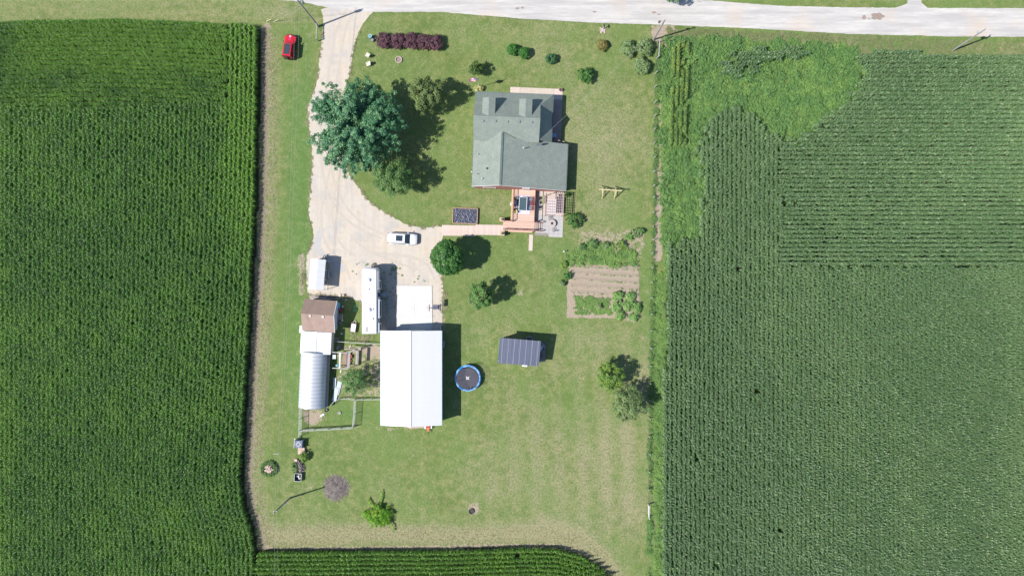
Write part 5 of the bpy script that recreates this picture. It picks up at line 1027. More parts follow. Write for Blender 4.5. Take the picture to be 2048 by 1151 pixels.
# long fence on the right: posts, rails and wires, overgrown
fx = [(1314.5, 86), (1313, 118), (1310, 148), (1309, 175), (1308.5, 206), (1308, 233), (1307.5, 260), (1307, 288), (1306.5, 316), (1306, 344), (1305.5, 372), (1306, 395), (1305, 425), (1304, 453), (1304, 480), (1303.5, 507), (1303, 535), (1302, 565), (1301.5, 596), (1301, 628), (1300, 660), (1299.5, 695), (1299, 730), (1298.5, 765), (1298, 800), (1297.5, 835), (1297, 870), (1296.5, 905), (1296.5, 940), (1296, 975), (1296, 1006)]
L0 = P(*fx[0]); lf = thing('long_wire_fence', 'long wire fence of weathered posts dividing the lawn from the right hand field', 'fence', tuple(L0))
lpm = MB().cyl((0, 0, 0), .075, 1.35, 8).mesh('post', mat('silvered_post', (.36, .35, .33), (.28, .27, .26), 2, .85)); wm = MB()
for i, (x, y) in enumerate(fx):
    inst('post', lpm, lf, P(x, y) - L0, (RNG.normal(0, .03), RNG.normal(0, .03), 0))
    if i:
        for z in (.15, .4, .65, .9, 1.15): wm.bar(P(*fx[i - 1]) - L0 + Vector((0, 0, z)), P(x, y) - L0 + Vector((0, 0, z)), .010)
        a = P(*fx[i - 1]) - L0; b = P(x, y) - L0; ln = (b - a).length
        for k in range(int(ln / .15)): p_ = a.lerp(b, k * .15 / ln); wm.bar(p_ + Vector((0, 0, .1)), p_ + Vector((0, 0, 1.15)), .008)
wm.build('wires', mat('rusty_fence_wire', (.12, .12, .10), None, 2, .6, .2), lf, kind='stuff')
def hbrace(p0, p1, label, h=1.35):
    a, b = P(*p0), P(*p1); t_ = thing('fence_brace', label, 'fence brace', tuple(a)); b = b - a; m = mat('silvered_post', (1, 1, 1)); a = Vector((0, 0, 0))
    for p_ in (a, b): MB().tube([p_, p_ + Vector((0, 0, h))], .09, 8).build('post', MATS['silvered_post'], t_)
    MB().tube([a + Vector((0, 0, h - .2)), b + Vector((0, 0, h - .2))], .07, 8).build('rail', MATS['silvered_post'], t_); MB().bar(a + Vector((0, 0, .2)), b + Vector((0, 0, h - .3)), .02).build('brace_wire', BLK, t_)
hbrace((637, 54.5), (636.5, 82), 'timber H brace of two posts and a rail at the foot of the drive pole'); hbrace((1316.5, 85), (1314.5, 117), 'timber H brace at the road end of the long wire fence', 1.45)
gt = thing('tube_gate', 'short white tube gate in the lower part of the long fence', 'gate', tuple(P(1296, 1008))); g0 = P(1296, 1008)
for z in (.3, .7, 1.1): MB().tube([Vector((0, 0, z)), P(1296, 1032) - g0 + Vector((0, 0, z))], .03, 6).build('rail', WHITE, gt)
for yy in (1008, 1032): MB().tube([P(1296, yy) - g0, P(1296, yy) - g0 + Vector((0, 0, 1.3))], .06, 8).build('post', WHITE, gt)
for yy in (1005.5, 1034.5): MB().bar(P(1297 if yy < 1010 else 1298, yy) - g0 + Vector((0, 0, 0)), P(1296, 1008 if yy < 1010 else 1032) - g0 + Vector((0, 0, 1.2)), .06).build('brace', WHITE, gt)
# ---------------------------------------------------------------- utility poles and lines
POLE = mat('grey_utility_pole', (.28, .26, .25), (.22, .205, .20), 2, .9)
def pole(base, top, h, label, r=.15, parts=()):
    a, b = P(*base), P(*top, h); t_ = thing('utility_pole', label, 'utility pole', tuple(a)); MB().tube([Vector((0, 0, 0)), b - a], r, 10, r * .65).build('pole', POLE, t_); return t_, a, b
p1, A1, T1 = pole((637, 52.5), (592.5, -3), 10.2, 'tall grey utility pole at the mouth of the drive carrying a transformer')
ax_ = (T1 - A1).normalized(); c_ = (T1 - A1) * .9
MB().cyl((c_.x + .42, c_.y + .1, c_.z - .9), .24, .75, 14).build('transformer', mat('transformer_grey', (.27, .30, .28)), p1); MB().bar(c_ + Vector((-.6, -.05, -.05)), c_ + Vector((.6, .05, -.05)), .1).build('crossarm', POLE, p1)
for dx in (-.5, .5, 0): MB().cyl((c_.x + dx, c_.y, c_.z), .05, .16, 8).build('insulator', WHITE, p1)
for (x, y), zz in (((533, 43), .8), ((548, 43.5), .72)):
    e = P(x, y) - A1; MB().bar(e, (T1 - A1) * zz, .02).build('guy_wire', mat('guy_steel', (.34, .36, .30), None, 2, .5, .3), p1); MB().bar(e, e.lerp((T1 - A1) * zz, .14), .07).build('guy_guard', mat('yellow_guard', (.56, .54, .30)), p1)
p2, A2, T2 = pole((580, 995), (547, 1025), 7.6, 'leaning looking grey utility pole on the lower left lawn')
c2_ = T2 - A2; MB().bar(c2_ + Vector((-.1, .0, -.35)), c2_ + Vector((.5, .25, -.35)), .08).build('bracket', GREYM, p2); MB().tube([c2_ * .45, c2_ * .45 + Vector((.25, .1, .0)), c2_ * .3 + Vector((.25, -.1, 0))], .05).build('conduit', WHITE, p2)
for dx in (0, .35): MB().cyl((c2_.x + dx, c2_.y + .2, c2_.z - .3), .06, .15, 8).build('insulator', WHITE, p2)
p3, A3, T3 = pole((1307, 79.5), (1330.5, 39.5), 9.0, 'grey utility pole beside the road at the head of the long fence')
c3 = (T3 - A3) * .93; MB().cyl((c3.x - .75, c3.y - .1, c3.z - .2), .19, .3, 12).build('street_lamp', mat('lamp_brown', (.12, .08, .09)), p3); MB().bar(c3, c3 + Vector((-.75, -.05, 0)), .05).build('lamp_arm', GREYM, p3)
p4, A4, T4 = pole((1904, 102), (1971, 58.5), 9.0, 'pale utility pole on the verge near the right edge of the road')
c4 = (T4 - A4) * .82; MB().cyl((c4.x, c4.y + .25, c4.z - .35), .19, .5, 12).build('transformer', mat('pale_transformer', (.40, .41, .42)), p4); MB().bar((T4 - A4) * .95 + Vector((-.4, -.4, 0)), (T4 - A4) * .95 + Vector((.4, .4, 0)), .09).build('crossarm', POLE, p4)
def wire(label, a, b, sag, r=.011, m=None):
    a = Vector(a); b = Vector(b); t_ = MB(); pts = [a.lerp(b, i / 24) - Vector((0, 0, sag * 4 * (i / 24) * (1 - i / 24))) - a for i in range(25)]
    o = t_.tube(pts, r, 5).build('overhead_wire', m or mat('aluminium_wire', (.34, .36, .33), None, 2, .45, .3)); o.location = a; tag(o, label, 'wire', 'overhead wires')
wire('overhead wire over the left lawn, left one of the pair above the red car', T1 - ax_ * .7 + Vector((-.45, 0, 0)), T2 + Vector((0, 0, -.2)), 1.5)
wire('overhead wire over the left lawn, right one of the pair above the red car', T1 - ax_ * .9 + Vector((.0, -.1, -.6)), T2 + Vector((.35, .2, -.2)), 1.3)
wire('overhead wire running off the bottom edge over the maize, left one', T2 + Vector((0, 0, -.2)), P(542, 1500, 7.6), .9); wire('overhead wire running off the bottom edge over the maize, right one', T2 + Vector((.35, .2, -.2)), P(556, 1500, 7.6), .9)
wire('thin service wire from the roadside pole to the farmhouse roof', T3 - (T3 - A3) * .1, hl(3.2, .9, 4.9), .9, .014)
MB()
# ---------------------------------------------------------------- odds and ends on the lower left lawn
t_ = thing('fire_cage', 'dark wire compost cage with a grey top standing on the lower left lawn', 'cage', tuple(P(600.5, 885)), R(-3)); CG = mat('blue_grey_box', (.10, .11, .17), (.15, .17, .22), 4, .7)
MB().box(-.6, .62, -.6, .6, .05, 1.0).build('box', CG, t_); MB().ring((0, 0, 0), .35, .45, 1.0, 1.04, 4).build('rim', GREYM, t_)
for x in (-.66, .66):
    for y in (-.62, .66): MB().cbox((x, y, .62), (.07, .07, 1.25)).build('post', mat('ice_blue_post', (.40, .48, .52)), t_)
MB().cbox((-.68, .0, 1.05), (.08, 1.4, .08)).build('side_rail', MATS['ice_blue_post'], t_); MB().bar((-.6, .66, 1.0), (-.62, .95, 1.0), .12).build('handle', WHITE, t_)
t_ = thing('firewood_stack', 'stack of split pale firewood behind the compost cage', 'firewood', tuple(P(604, 900.5)), R(-3)); lg = [MB().cylx((0, 0, 0), .09, .42, (0, 1, 0), 7).mesh('log', m) for m in (mat('split_wood', (.46, .34, .28), (.40, .29, .24), 4, .9), mat('split_wood_pale', (.52, .42, .36), (.46, .36, .30), 4, .9))]
for k in range(54): i, j = k % 9, (k // 9) % 3; inst('log', lg[k % 2], t_, (-.5 + i * .12 + RNG.normal(0, .02), -.38 + j * .38 + RNG.normal(0, .03), .1 + (k // 27) * .16 + RNG.uniform(0, .06)), (0, 0, RNG.normal(0, .3)))
box_thing('salt_block', 'buff square block beside the green bush on the lower left lawn', 'block', 592.5, 919, (.5, .45, .3), mat('buff_block2', (.46, .33, .25)), 2)
def sticks(name, label, px_, py_, rx, ry, n, m, cat, ang=None, lmin=.5, lmax=1.6, hz=.5, r=.025):
    q = P(px_, py_); o = MB()
    for k in range(n):
        a = RNG.uniform(0, 2 * PI); s_ = RNG.random() ** .62; wb = 1 + .06 * math.sin(3 * a + 1) + .06 * math.sin(8 * a); x, y = rx * s_ * wb * math.cos(a), ry * s_ * wb * math.sin(a); aa = RNG.uniform(0, PI) if ang is None else ang + RNG.normal(0, .4); l = RNG.uniform(lmin, lmax) / 2; z = hz * (1 - s_ * s_) * RNG.random() + .04; t = RNG.normal(0, .15)
        d = Vector((math.cos(aa), math.sin(aa), t)) * l; rr = r * RNG.uniform(.5, 1.6); o.bar(Vector((x, y, z)) - d, Vector((x, y, z)) + d, rr)
    t_ = thing(name, label, cat, tuple(q)); o.build('branches', m, t_, kind='stuff'); return t_
BRW = mat('grey_brown_brush', (.36, .31, .29), (.15, .13, .12), 2, .95)
sticks('brush_pile', 'round pile of grey brown dead brush on the lower lawn', 672, 975, 2.0, 2.1, 1150, BRW, 'brush pile', None, .3, 1.3, .4, .02)
t_ = sticks('scrap_pile', 'heap of dark branches and scrap behind the green bush', 598.5, 931, .75, .95, 170, mat('dark_brush', (.13, .11, .11), (.30, .26, .24), 4, .9), 'scrap pile', 2.0, .5, 1.4, .5, .05)
t_ = box_thing('scrap_bin', 'open grey bin of scrap at the lower end of the heap', 'bin', 597.5, 952, (1.15, 1.3, .06), mat('bin_floor', (.05, .06, .07)), -4)
for a, b in (((-.55, -.65), (-.55, .65)), ((.6, -.65), (.6, .65)), ((-.55, .65), (.6, .65)), ((-.55, -.65), (.6, -.65))): MB().bar((*a, .35), (*b, .35), .05, .6).build('side', GREYM, t_)
for k in range(7): MB().cbox((RNG.uniform(-.4, .4), RNG.uniform(-.45, .45), .2), (.4, .16, .1), RNG.uniform(0, 3)).build('scrap', (GREYM, DARK, PINEW)[k % 3], t_)
t_ = thing('wood_chunks', 'heap of pale wood chunks inside a ring of weeds at the lower left', 'wood heap', tuple(P(539, 936)), 0)
for k in range(42): a = RNG.uniform(0, 6.3); s_ = RNG.random() ** .5; inst('log', lg[k % 2], t_, (.72 * s_ * math.cos(a), .55 * s_ * math.sin(a), .35 + .25 * (1 - s_)), (RNG.normal(0, .4), RNG.normal(0, .4), RNG.uniform(0, 3)))
q = P(552, 907); t_ = thing('white_stick', 'white stick lying on the grass above the ring of weeds', 'stick', tuple(q)); MB().tube([(-.5, 0, .04), (.2, .02, .05), (.5, .12, .04)], .03, 5).build('stick', WHITE, t_)
# red tiller behind the barn, hoop things on the pad
t_ = thing('garden_tiller', 'orange red garden tiller parked behind the south wall of the barn', 'tiller', tuple(P(857, 856)), R(0)); ORR = mat('orange_red_paint', (.52, .13, .07), (.46, .10, .06), 3, .5)
MB().loft([[(-.35, .35, z), (.35, .35, z), (.12, -.4, z), (-.12, -.4, z)] for z in (.4, .62)]).build('hood', ORR, t_, bevel=.03); MB().box(-.3, .3, .3, .62, .3, .75).build('engine', mat('dark_red_engine', (.30, .04, .03)), t_)
for s in (-1, 1): wheel(t_, (s * .52, .3, .25), .25, .14, (1, 0, 0)); MB().cbox((s * .52, .3, .5), (.22, .5, .04)).build('fender', WHITE, t_)
MB().tube([(0, -.35, .5), (.02, -.85, .75)], .04).build('handle', BLK, t_)
t_ = thing('plastic_slide', 'small white chair in the barn shade at the corner of the concrete pad', 'chair', tuple(P(858, 655)), R(20)); MB().ring((0, 0, 0), .18, .25, .35, .42, 12).build('seat', WHITE, t_); MB().bar((-.3, -.35, .1), (.35, -.25, .12), .12).build('base', WHITE, t_); MB().bar((0, .2, .1), (0, .25, .7), .1).build('backrest', WHITE, t_)
t_ = box_thing('splash_block', 'small white block at the north east corner of the barn', 'block', 881.5, 657, (.15, .35, .12), WHITE, -25)
# items at the dark shed
t_ = thing('lawn_glider', 'grey metal glider bench behind the dark shed', 'bench', tuple(P(1058, 678.5)), R(-5))
for a, b in (((-.5, -.5), (-.5, .5)), ((-.5, .5), (-.3, .62)), ((-.3, .62), (.3, .62)), ((.3, .62), (.5, .5)), ((.5, .5), (.5, -.5))): MB().bar((*a, .8), (*b, .8), .08).build('frame_bar', GREYM, t_)
MB().box(-.42, .42, -.3, .35, .38, .44).build('seat', mat('dark_seat', (.06, .07, .08)), t_); MB().box(-.42, .42, .35, .42, .4, .85).build('backrest', GREYM, t_)
for x in (-.45, .45):
    for y in (-.4, .45): MB().cbox((x, y, .4), (.05, .05, .8)).build('leg', GREYM, t_)
box_thing('grey_bracket', 'bent grey scrap lying beside the glider bench', 'scrap', 1068, 675.5, (.1, .4, .1), GREYM, -40)
t_ = thing('tarped_mower', 'mower under a crumpled dark tarp at the east end of the dark shed', 'mower', tuple(P(1082.5, 702)), R(-5))
gx, gy = np.meshgrid(np.linspace(-.85, .85, 34), np.linspace(-1.8, 1.5, 50)); rr_ = np.clip(1.02 - (np.abs(gx) / .85) ** 3 - (np.abs(gy + .15) / 1.65) ** 4, 0, 1); gz = (.15 + .75 * rr_) * (.75 + .5 * fnoise(gx * 2.4 + 9, gy * 2.4 + 9, 191, 4)) * (rr_ > 0) + .02
ii = np.arange(gx.size).reshape(gx.shape); inst('tarp', np_mesh('tarp', np.stack([gx, gy, gz], -1).reshape(-1, 3), np.stack([ii[:-1, :-1], ii[:-1, 1:], ii[1:, 1:], ii[1:, :-1]], -1).reshape(-1, 4), mat('grey_black_tarp', (.07, .075, .08), (.13, .13, .125), 3, .5), None, True), t_)
MB().cbox((-.1, .55, 1.0), (.35, .9, .04), -.3).build('pale_lid', mat('ice_sheet', (.40, .45, .52)), t_); MB().cbox((.25, 1.1, .9), (.16, .8, .05), .6).build('grey_slat', GREYM, t_)
wheel(t_, (.45, -1.0, .3), .3, .15, (1, 0, 0)); wheel(t_, (.45, .9, .3), .3, .15, (1, 0, 0))
# porch things
q = P(1107, 271.5); t_ = thing('porch_chair', 'pale blue patio chair at the south end of the east porch walk', 'chair', (q.x, q.y, .1), R(85)); LB = mat('pale_blue_plastic', (.24, .38, .52), (.20, .34, .48), 3, .5)
MB().box(-.28, .28, -.42, .42, .36, .44).build('seat', LB, t_, bevel=.02); MB().loft([[(-.3, -.42, .4), (-.24, -.42, .4), (-.24, .42, .4), (-.3, .42, .4)], [(-.45, -.4, .9), (-.4, -.4, .9), (-.4, .4, .9), (-.45, .4, .9)]]).build('backrest', LB, t_)
for sx in (-.24, .24):
    for sy in (-.38, .38): MB().cbox((sx, sy, .18), (.05, .05, .36)).build('leg', LB, t_)
for lb, x, y, m in (('round rusty planter at the north east corner of the concrete walk', 1121, 181, mat('rust_pot', (.24, .13, .12))), ('pale planter at the inner corner of the east porch walk', 1118, 286, mat('stone_pot', (.40, .36, .30))), ('second pale planter against the wing roof corner', 1126, 287, mat('stone_pot', (.4, .36, .3)))):
    q = P(x, y); t_ = thing('planter', lb, 'planter', (q.x, q.y, .05)); MB().cyl((0, 0, 0), .2, .4, 14, .27).build('pot', m, t_); MB().ring((0, 0, 0), .22, .3, .4, .45, 14).build('rim', m, t_); MB().cyl((0, 0, .38), .2, .03, 10).build('soil', mat('potting_soil', (.05, .04, .03)), t_)
# ================================================================ TREES AND SHRUBS
BARK = mat('brown_bark', (.14, .11, .085), (.09, .07, .055), 3, .95, 0, .1, .4, (1, 1, .3))
def leaves(name, C, Nn, size, tint, m, r, asp=.55):
    n = len(C); t1 = np.cross(Nn, r.normal(size=(n, 3))); t1 /= np.linalg.norm(t1, axis=1, keepdims=True) + 1e-9; t2 = np.cross(Nn, t1)
    s = (size * r.uniform(.6, 1.3, n))[:, None]; a = t1 * s; b = t2 * s * asp
    V = np.stack([C - a, C + b - a * .1 - Nn * s * .12, C + a, C - b - a * .1 - Nn * s * .12], 1).reshape(-1, 3); F = np.arange(4 * n).reshape(-1, 4)
    return np_mesh(name, V, F, m, dict(tint=np.repeat(tint, 4)))
def crown_pts(r, rad, ncl, lobes=5, irr=.25, shell=.62, zmin=-.55):
    d = r.normal(size=(ncl * 4, 3)); d /= np.linalg.norm(d, axis=1, keepdims=True); d = d[d[:, 2] > zmin][:ncl]
    f = 1 + irr * (np.sin(lobes * np.arctan2(d[:, 1], d[:, 0]) + r.uniform(0, 6)) * .5 + .5 * np.sin(3 * d[:, 2] * 2 + 2 * np.arctan2(d[:, 1], d[:, 0]) + r.uniform(0, 6)) + r.normal(0, .35, len(d)))
    f = np.clip(f, .6, 1.14); q = shell + (1 - shell) * r.random(len(d)) ** .5
    return d * (np.array(rad) * 1.0)[None, :] * (q * f * .88)[:, None], d
def tree(name, label, cat, px_, py_, zc, rad, ncl, clr, nlf, lsz, m, seed, group=None, trunk=True, irr=.25, zmin=-.55, shell=.62, lobes=5, tb=.5, asp=.55, up=.6, flat=.7, stems=None, ground_px=None, bm=None, radial=0):
    """px_,py_: apparent crown centre in the photograph at height zc"""
    r = np.random.default_rng(seed); c = P(px_, py_, zc); g = P(*ground_px) if ground_px else Vector((c.x, c.y, 0))
    t_ = thing(name, label, cat, (g.x, g.y, 0), 0, group); off = np.array([c.x - g.x, c.y - g.y, zc])
    K, D = crown_pts(r, rad, max(ncl, radial * 2), lobes, irr, shell, zmin)
    if radial:      # clumps strung along boughs that radiate from the stem and droop at the tips
        D0 = D[:radial]; az = np.arctan2(D0[:, 1], D0[:, 0]); el = np.arcsin(np.clip(r.uniform(-.15, .98, radial), -1, 1)); D0 = np.stack([np.cos(el) * np.cos(az), np.cos(el) * np.sin(az), np.sin(el)], 1)
        ln_ = r.uniform(.78, 1.12, radial); qs = np.linspace(.30, 1, 10); K = (D0[:, None, :] * qs[None, :, None] * ln_[:, None, None] * np.array(rad) * .95); K[:, :, 2] -= (qs[None, :] ** 3) * rad[2] * .10
        K = K.reshape(-1, 3) + r.normal(0, .16, (radial * 10, 3)); D = np.repeat(D0, 10, 0)
    n = len(K)
    ct = np.clip(tb + r.normal(0, .22, n), 0, 1)
    q = r.normal(size=(n, nlf, 3)); q /= np.linalg.norm(q, axis=2, keepdims=True); q *= r.random((n, nlf, 1)) ** .4 * clr * (1 + r.normal(0, .25, (n, 1, 1))); q[:, :, 2] *= flat
    if radial: q *= np.tile(np.linspace(1.25, .62, 10), radial)[:, None, None]
    C = (K[:, None, :] + q).reshape(-1, 3) + off; C[:, 2] = np.maximum(C[:, 2], .08)
    Nn = (q / (clr + 1e-6) * .9).reshape(-1, 3) + np.repeat(D, nlf, 0) * .5 + np.array([0, 0, up]) + r.normal(0, .45, (n * nlf, 3)); Nn /= np.linalg.norm(Nn, axis=1, keepdims=True)
    inst('crown', leaves('crown', C, Nn, lsz, np.clip(np.repeat(ct, nlf) + r.normal(0, .18, n * nlf), 0, 1), m, r, asp), t_)
    if trunk:
        tr_ = max(.05, rad[0] * .05); zb = max(.2, zc - rad[2] * .75); B_ = MB()
        MB().tube([(0, 0, -.05), (off[0] * .2, off[1] * .2, zb * .6), (off[0] * .5, off[1] * .5, zb)], tr_ * 1.3, 8, tr_).build('trunk', bm or BARK, t_)
        st0 = Vector((off[0] * .5, off[1] * .5, zb * .9))
        for k in range(min(n, 22)): e = Vector(K[k] * .66 + off - np.array([0, 0, .12 * rad[2]])); mid = st0.lerp(e, .5) + Vector((0, 0, -.1 * rad[2])); B_.tube([st0, mid, e], tr_ * .42, 5, tr_ * .1)
        B_.build('limbs', bm or BARK, t_)
    return t_
LM = lambda n_, a, b, **k: leaf_mat(n_, a, b, **k)
M_SIL = LM('silvery_maple_leaf', (.026, .088, .052), (.080, .180, .098), spec=.35, rough=.45, trans=.22, c3=(.24, .42, .18))
tree('large_tree', 'very large blue green leafy tree overhanging the drive', 'tree', 712, 253, 6.2, (7.6, 7.9, 5.8), 640, .62, 46, .16, M_SIL, 1, irr=.26, shell=.42, lobes=11, flat=.6, up=.8, asp=.45, radial=190)
M_OLV = LM('olive_leaf', (.052, .085, .034), (.140, .170, .070), trans=.2)
tree('olive_tree', 'medium olive green tree with drooping branches left of the house', 'tree', 853, 188, 4.3, (3.3, 3.3, 3.3), 120, .5, 90, .13, M_OLV, 2, irr=.22, shell=.4, lobes=9, flat=.9)
M_GRN = LM('mid_green_leaf', (.055, .110, .042), (.120, .185, .075), trans=.25)
tree('leafy_tree', 'medium grey green tree south east of the very large tree', 'tree', 786, 357, 4.6, (3.5, 3.4, 3.4), 125, .62, 80, .13, M_GRN, 3, irr=.2, shell=.45, lobes=8)
M_RND = LM('rich_green_leaf', (.022, .075, .022), (.080, .165, .045), trans=.22, rough=.4)
tree('round_tree', 'dense round dark green tree below the white suv and boardwalk', 'tree', 895, 515, 4.2, (2.95, 3.05, 3.2), 620, .34, 60, .13, M_RND, 4, irr=.07, shell=.62, tb=.4)
M_RUS = LM('green_rust_leaf', (.050, .115, .038), (.105, .185, .055), trans=.22, c3=(.16, .13, .10))
tree('maple_tree', 'small tree with rust tinged top on the lawn below the round tree', 'tree', 962, 590, 4.2, (2.15, 2.25, 2.6), 110, .42, 60, .14, M_RUS, 5, irr=.2, shell=.5, lobes=6)
M_WIL = LM('sparse_green_leaf', (.060, .125, .050), (.130, .205, .085), trans=.3)
tree('small_tree', 'loose small tree in the worn yard beside the greenhouse', 'tree', 707, 761, 2.9, (2.35, 2.5, 2.2), 85, .48, 52, .11, M_WIL, 6, irr=.3, shell=.4, lobes=7)
M_YG = LM('yellow_green_leaf', (.070, .130, .038), (.170, .235, .055), trans=.3)
tree('small_tree', 'small yellow green tree near the fence, upper of the touching pair', 'tree', 1222, 751, 3.4, (2.4, 2.6, 2.4), 110, .46, 60, .13, M_YG, 7, irr=.25, shell=.4, lobes=6)
M_PAL = LM('pale_dusty_leaf', (.085, .135, .060), (.175, .210, .110), trans=.3)
tree('small_tree', 'pale dusty green tree near the fence, lower of the touching pair', 'tree', 1258, 806, 3.3, (3.2, 3.1, 2.4), 150, .5, 60, .13, M_PAL, 8, irr=.22, shell=.35, lobes=7)
tree('small_tree', 'small dark leafy tree north of the house beside the flag', 'tree', 952, 139, 1.9, (1.35, 1.3, 1.5), 45, .34, 45, .12, LM('dark_olive_leaf', (.035, .075, .025), (.095, .140, .040)), 9, irr=.3, shell=.4, lobes=6)
tree('leafy_tree', 'roadside tree whose branch tips reach in over the top edge of the road', 'tree', 1336, -42, 4.6, (4.0, 3.3, 3.6), 120, .62, 60, .17, M_GRN, 10, irr=.25, lobes=8)
# purple hedge
M_PUR = LM('purple_leaf', (.055, .024, .042), (.125, .055, .085), trans=.15, tr=(.12, .03, .06), c3=(.13, .10, .08))
for k, (x, y, rx, ry) in enumerate(((768, 81, 1.45, 1.45), (796, 82, 1.35, 1.4), (822, 82, 1.5, 1.62), (848, 84, 1.35, 1.35), (871, 86, 1.4, 1.4))):
    tree('purple_shrub', ('purple leaved shrub at the left end of the hedge row next to the blue barrel', 'purple leaved shrub, second from the left in the hedge row', 'largest purple leaved shrub in the middle of the hedge row', 'purple leaved shrub, second from the right in the hedge row', 'purple leaved shrub at the right end of the hedge row')[k], 'shrub', x, y, .95, (rx, ry, 1.0), 95, .3, 40, .10, M_PUR, 20 + k, 'purple shrubs in a hedge row', irr=.12, shell=.6, zmin=-.2, up=.5)
M_BOX = LM('boxwood_leaf', (.022, .085, .018), (.050, .145, .030), trans=.15)
def ball(x, y, rx, rz_, m, seed, label, nm='round_shrub', g=None, irr=.05, ncl=90, cl=.2, nl=36, ls=.08, ry=None, tb=.5, shell=.8): return tree(nm, label, 'shrub', x, y, rz_ * .75, (rx, ry or rx, rz_), ncl, cl, nl, ls, m, seed, g, irr=irr, shell=shell, zmin=-.3, tb=tb)
ball(1024.5, 100, .98, 1.1, M_BOX, 31, 'clipped round dark green shrub, left one of the touching pair'); ball(1048, 106.5, .98, 1.1, M_BOX, 32, 'clipped round dark green shrub, right one of the touching pair')
ball(1102.5, 117.5, 1.05, .8, LM('blue_green_leaf', (.030, .085, .040), (.065, .140, .065)), 33, 'low oval blue green shrub right of the clipped pair', irr=.12, ry=.85)
ball(1171, 151, 1.45, 1.3, M_RND, 34, 'bright green open shrub on the lawn right of the house', 'leafy_shrub', irr=.3, ncl=60, cl=.32, nl=40, ls=.11, shell=.4)
ball(1205, 90.5, .95, .8, LM('bronze_leaf', (.11, .105, .035), (.21, .17, .07), c3=(.26, .14, .09)), 35, 'small bronze yellow shrub below the mailbox', 'bronze_shrub', irr=.1)
M_HYD = LM('pale_sage_leaf', (.090, .140, .065), (.190, .240, .125), trans=.25, c3=(.30, .33, .19))
for k, (x, y, r_) in enumerate(((1255.5, 97, 1.5), (1289, 95, 1.5), (1283, 131, 1.55))): ball(x, y, r_, 1.3, M_HYD, 36 + k, ('pale sage shrub left of the trio by the fence brace', 'pale sage shrub nearest the fence brace, upper right of the trio', 'pale sage shrub, lowest of the trio by the fence')[k], 'pale_shrub', 'pale shrubs near the road end of the fence', irr=.14, ncl=110, cl=.28, nl=36, ls=.10, shell=.55)
ball(1149, 441, 1.35, 1.15, LM('glossy_green_leaf', (.035, .095, .030), (.090, .170, .055)), 41, 'rounded dark green shrub beside the patio corner', 'patio_shrub', irr=.1)
M_VIN = LM('lime_vine_leaf', (.060, .170, .020), (.170, .290, .035), trans=.35, c3=(.55, .52, .10))
vb = tree('vine_bush', 'bright yellow green vine covered bush on the lower lawn', 'bush', 757, 1031, .7, (2.45, 2.1, .85), 130, .38, 52, .10, M_VIN, 42, irr=.38, shell=.35, zmin=-.1, lobes=5, tb=.55)
for k, (pts) in enumerate((((760, 1010), (764, 995), (763, 980)), ((746, 1012), (740, 1004), (737, 996)), ((770, 1030), (782, 1020), (786, 1024)), ((778, 1040), (786, 1050), (787, 1060)), ((735, 1030), (728, 1022), (727, 1034)))):
    r = np.random.default_rng(300 + k); pp = [P(x, y, .4) - vb.location for x, y in pts]; Cc = []
    for a, b in zip(pp[:-1], pp[1:]):
        for i in range(40): Cc.append(a.lerp(b, i / 40) + Vector((r.normal(0, .07), r.normal(0, .07), r.uniform(-.2, .15))))
    Cc = np.array(Cc); Nn = np.tile([0, 0, 1.], (len(Cc), 1)) + r.normal(0, .4, (len(Cc), 3)); Nn /= np.linalg.norm(Nn, axis=1, keepdims=True); inst('tendril', leaves('tendril', Cc, Nn, .12, r.random(len(Cc)), M_VIN, r), vb)
ball(608, 912, .75, .8, M_YG, 43, 'small green bush between the firewood and the scrap heap', 'small_bush', irr=.2, ncl=50, ry=1.0)
ball(590, 935, .5, .5, M_GRN, 44, 'narrow strip of weeds left of the scrap heap', 'weed_bush', irr=.2, ncl=30, ry=1.1)
fb = tree('flower_bush', 'pale yellow flowering bush at the north west corner of the house', 'shrub', 957, 177, .5, (.85, .6, .55), 26, .2, 40, .07, LM('pale_yellow_flower', (.42, .40, .12), (.58, .56, .28), trans=.2, tr=(.5, .5, .2)), 45, irr=.2, zmin=-.1)
# ring of weeds around the wood chunks
r = np.random.default_rng(46); n = 2600; a = r.uniform(0, 6.3, n); q_ = r.normal(1.12, .16, n); Cc = np.stack([q_ * np.cos(a) * 1.0, q_ * np.sin(a) * .95, r.uniform(.05, .5, n)], 1); Nn = np.tile([0, 0, .8], (n, 1)) + r.normal(0, .5, (n, 3)); Nn /= np.linalg.norm(Nn, axis=1, keepdims=True)
t_ = thing('weed_ring', 'ring of rank green weeds around the pale wood chunks', 'weeds', tuple(P(539, 936))); inst('leaves', leaves('leaves', Cc, Nn, .10, r.random(n), M_GRN, r), t_)
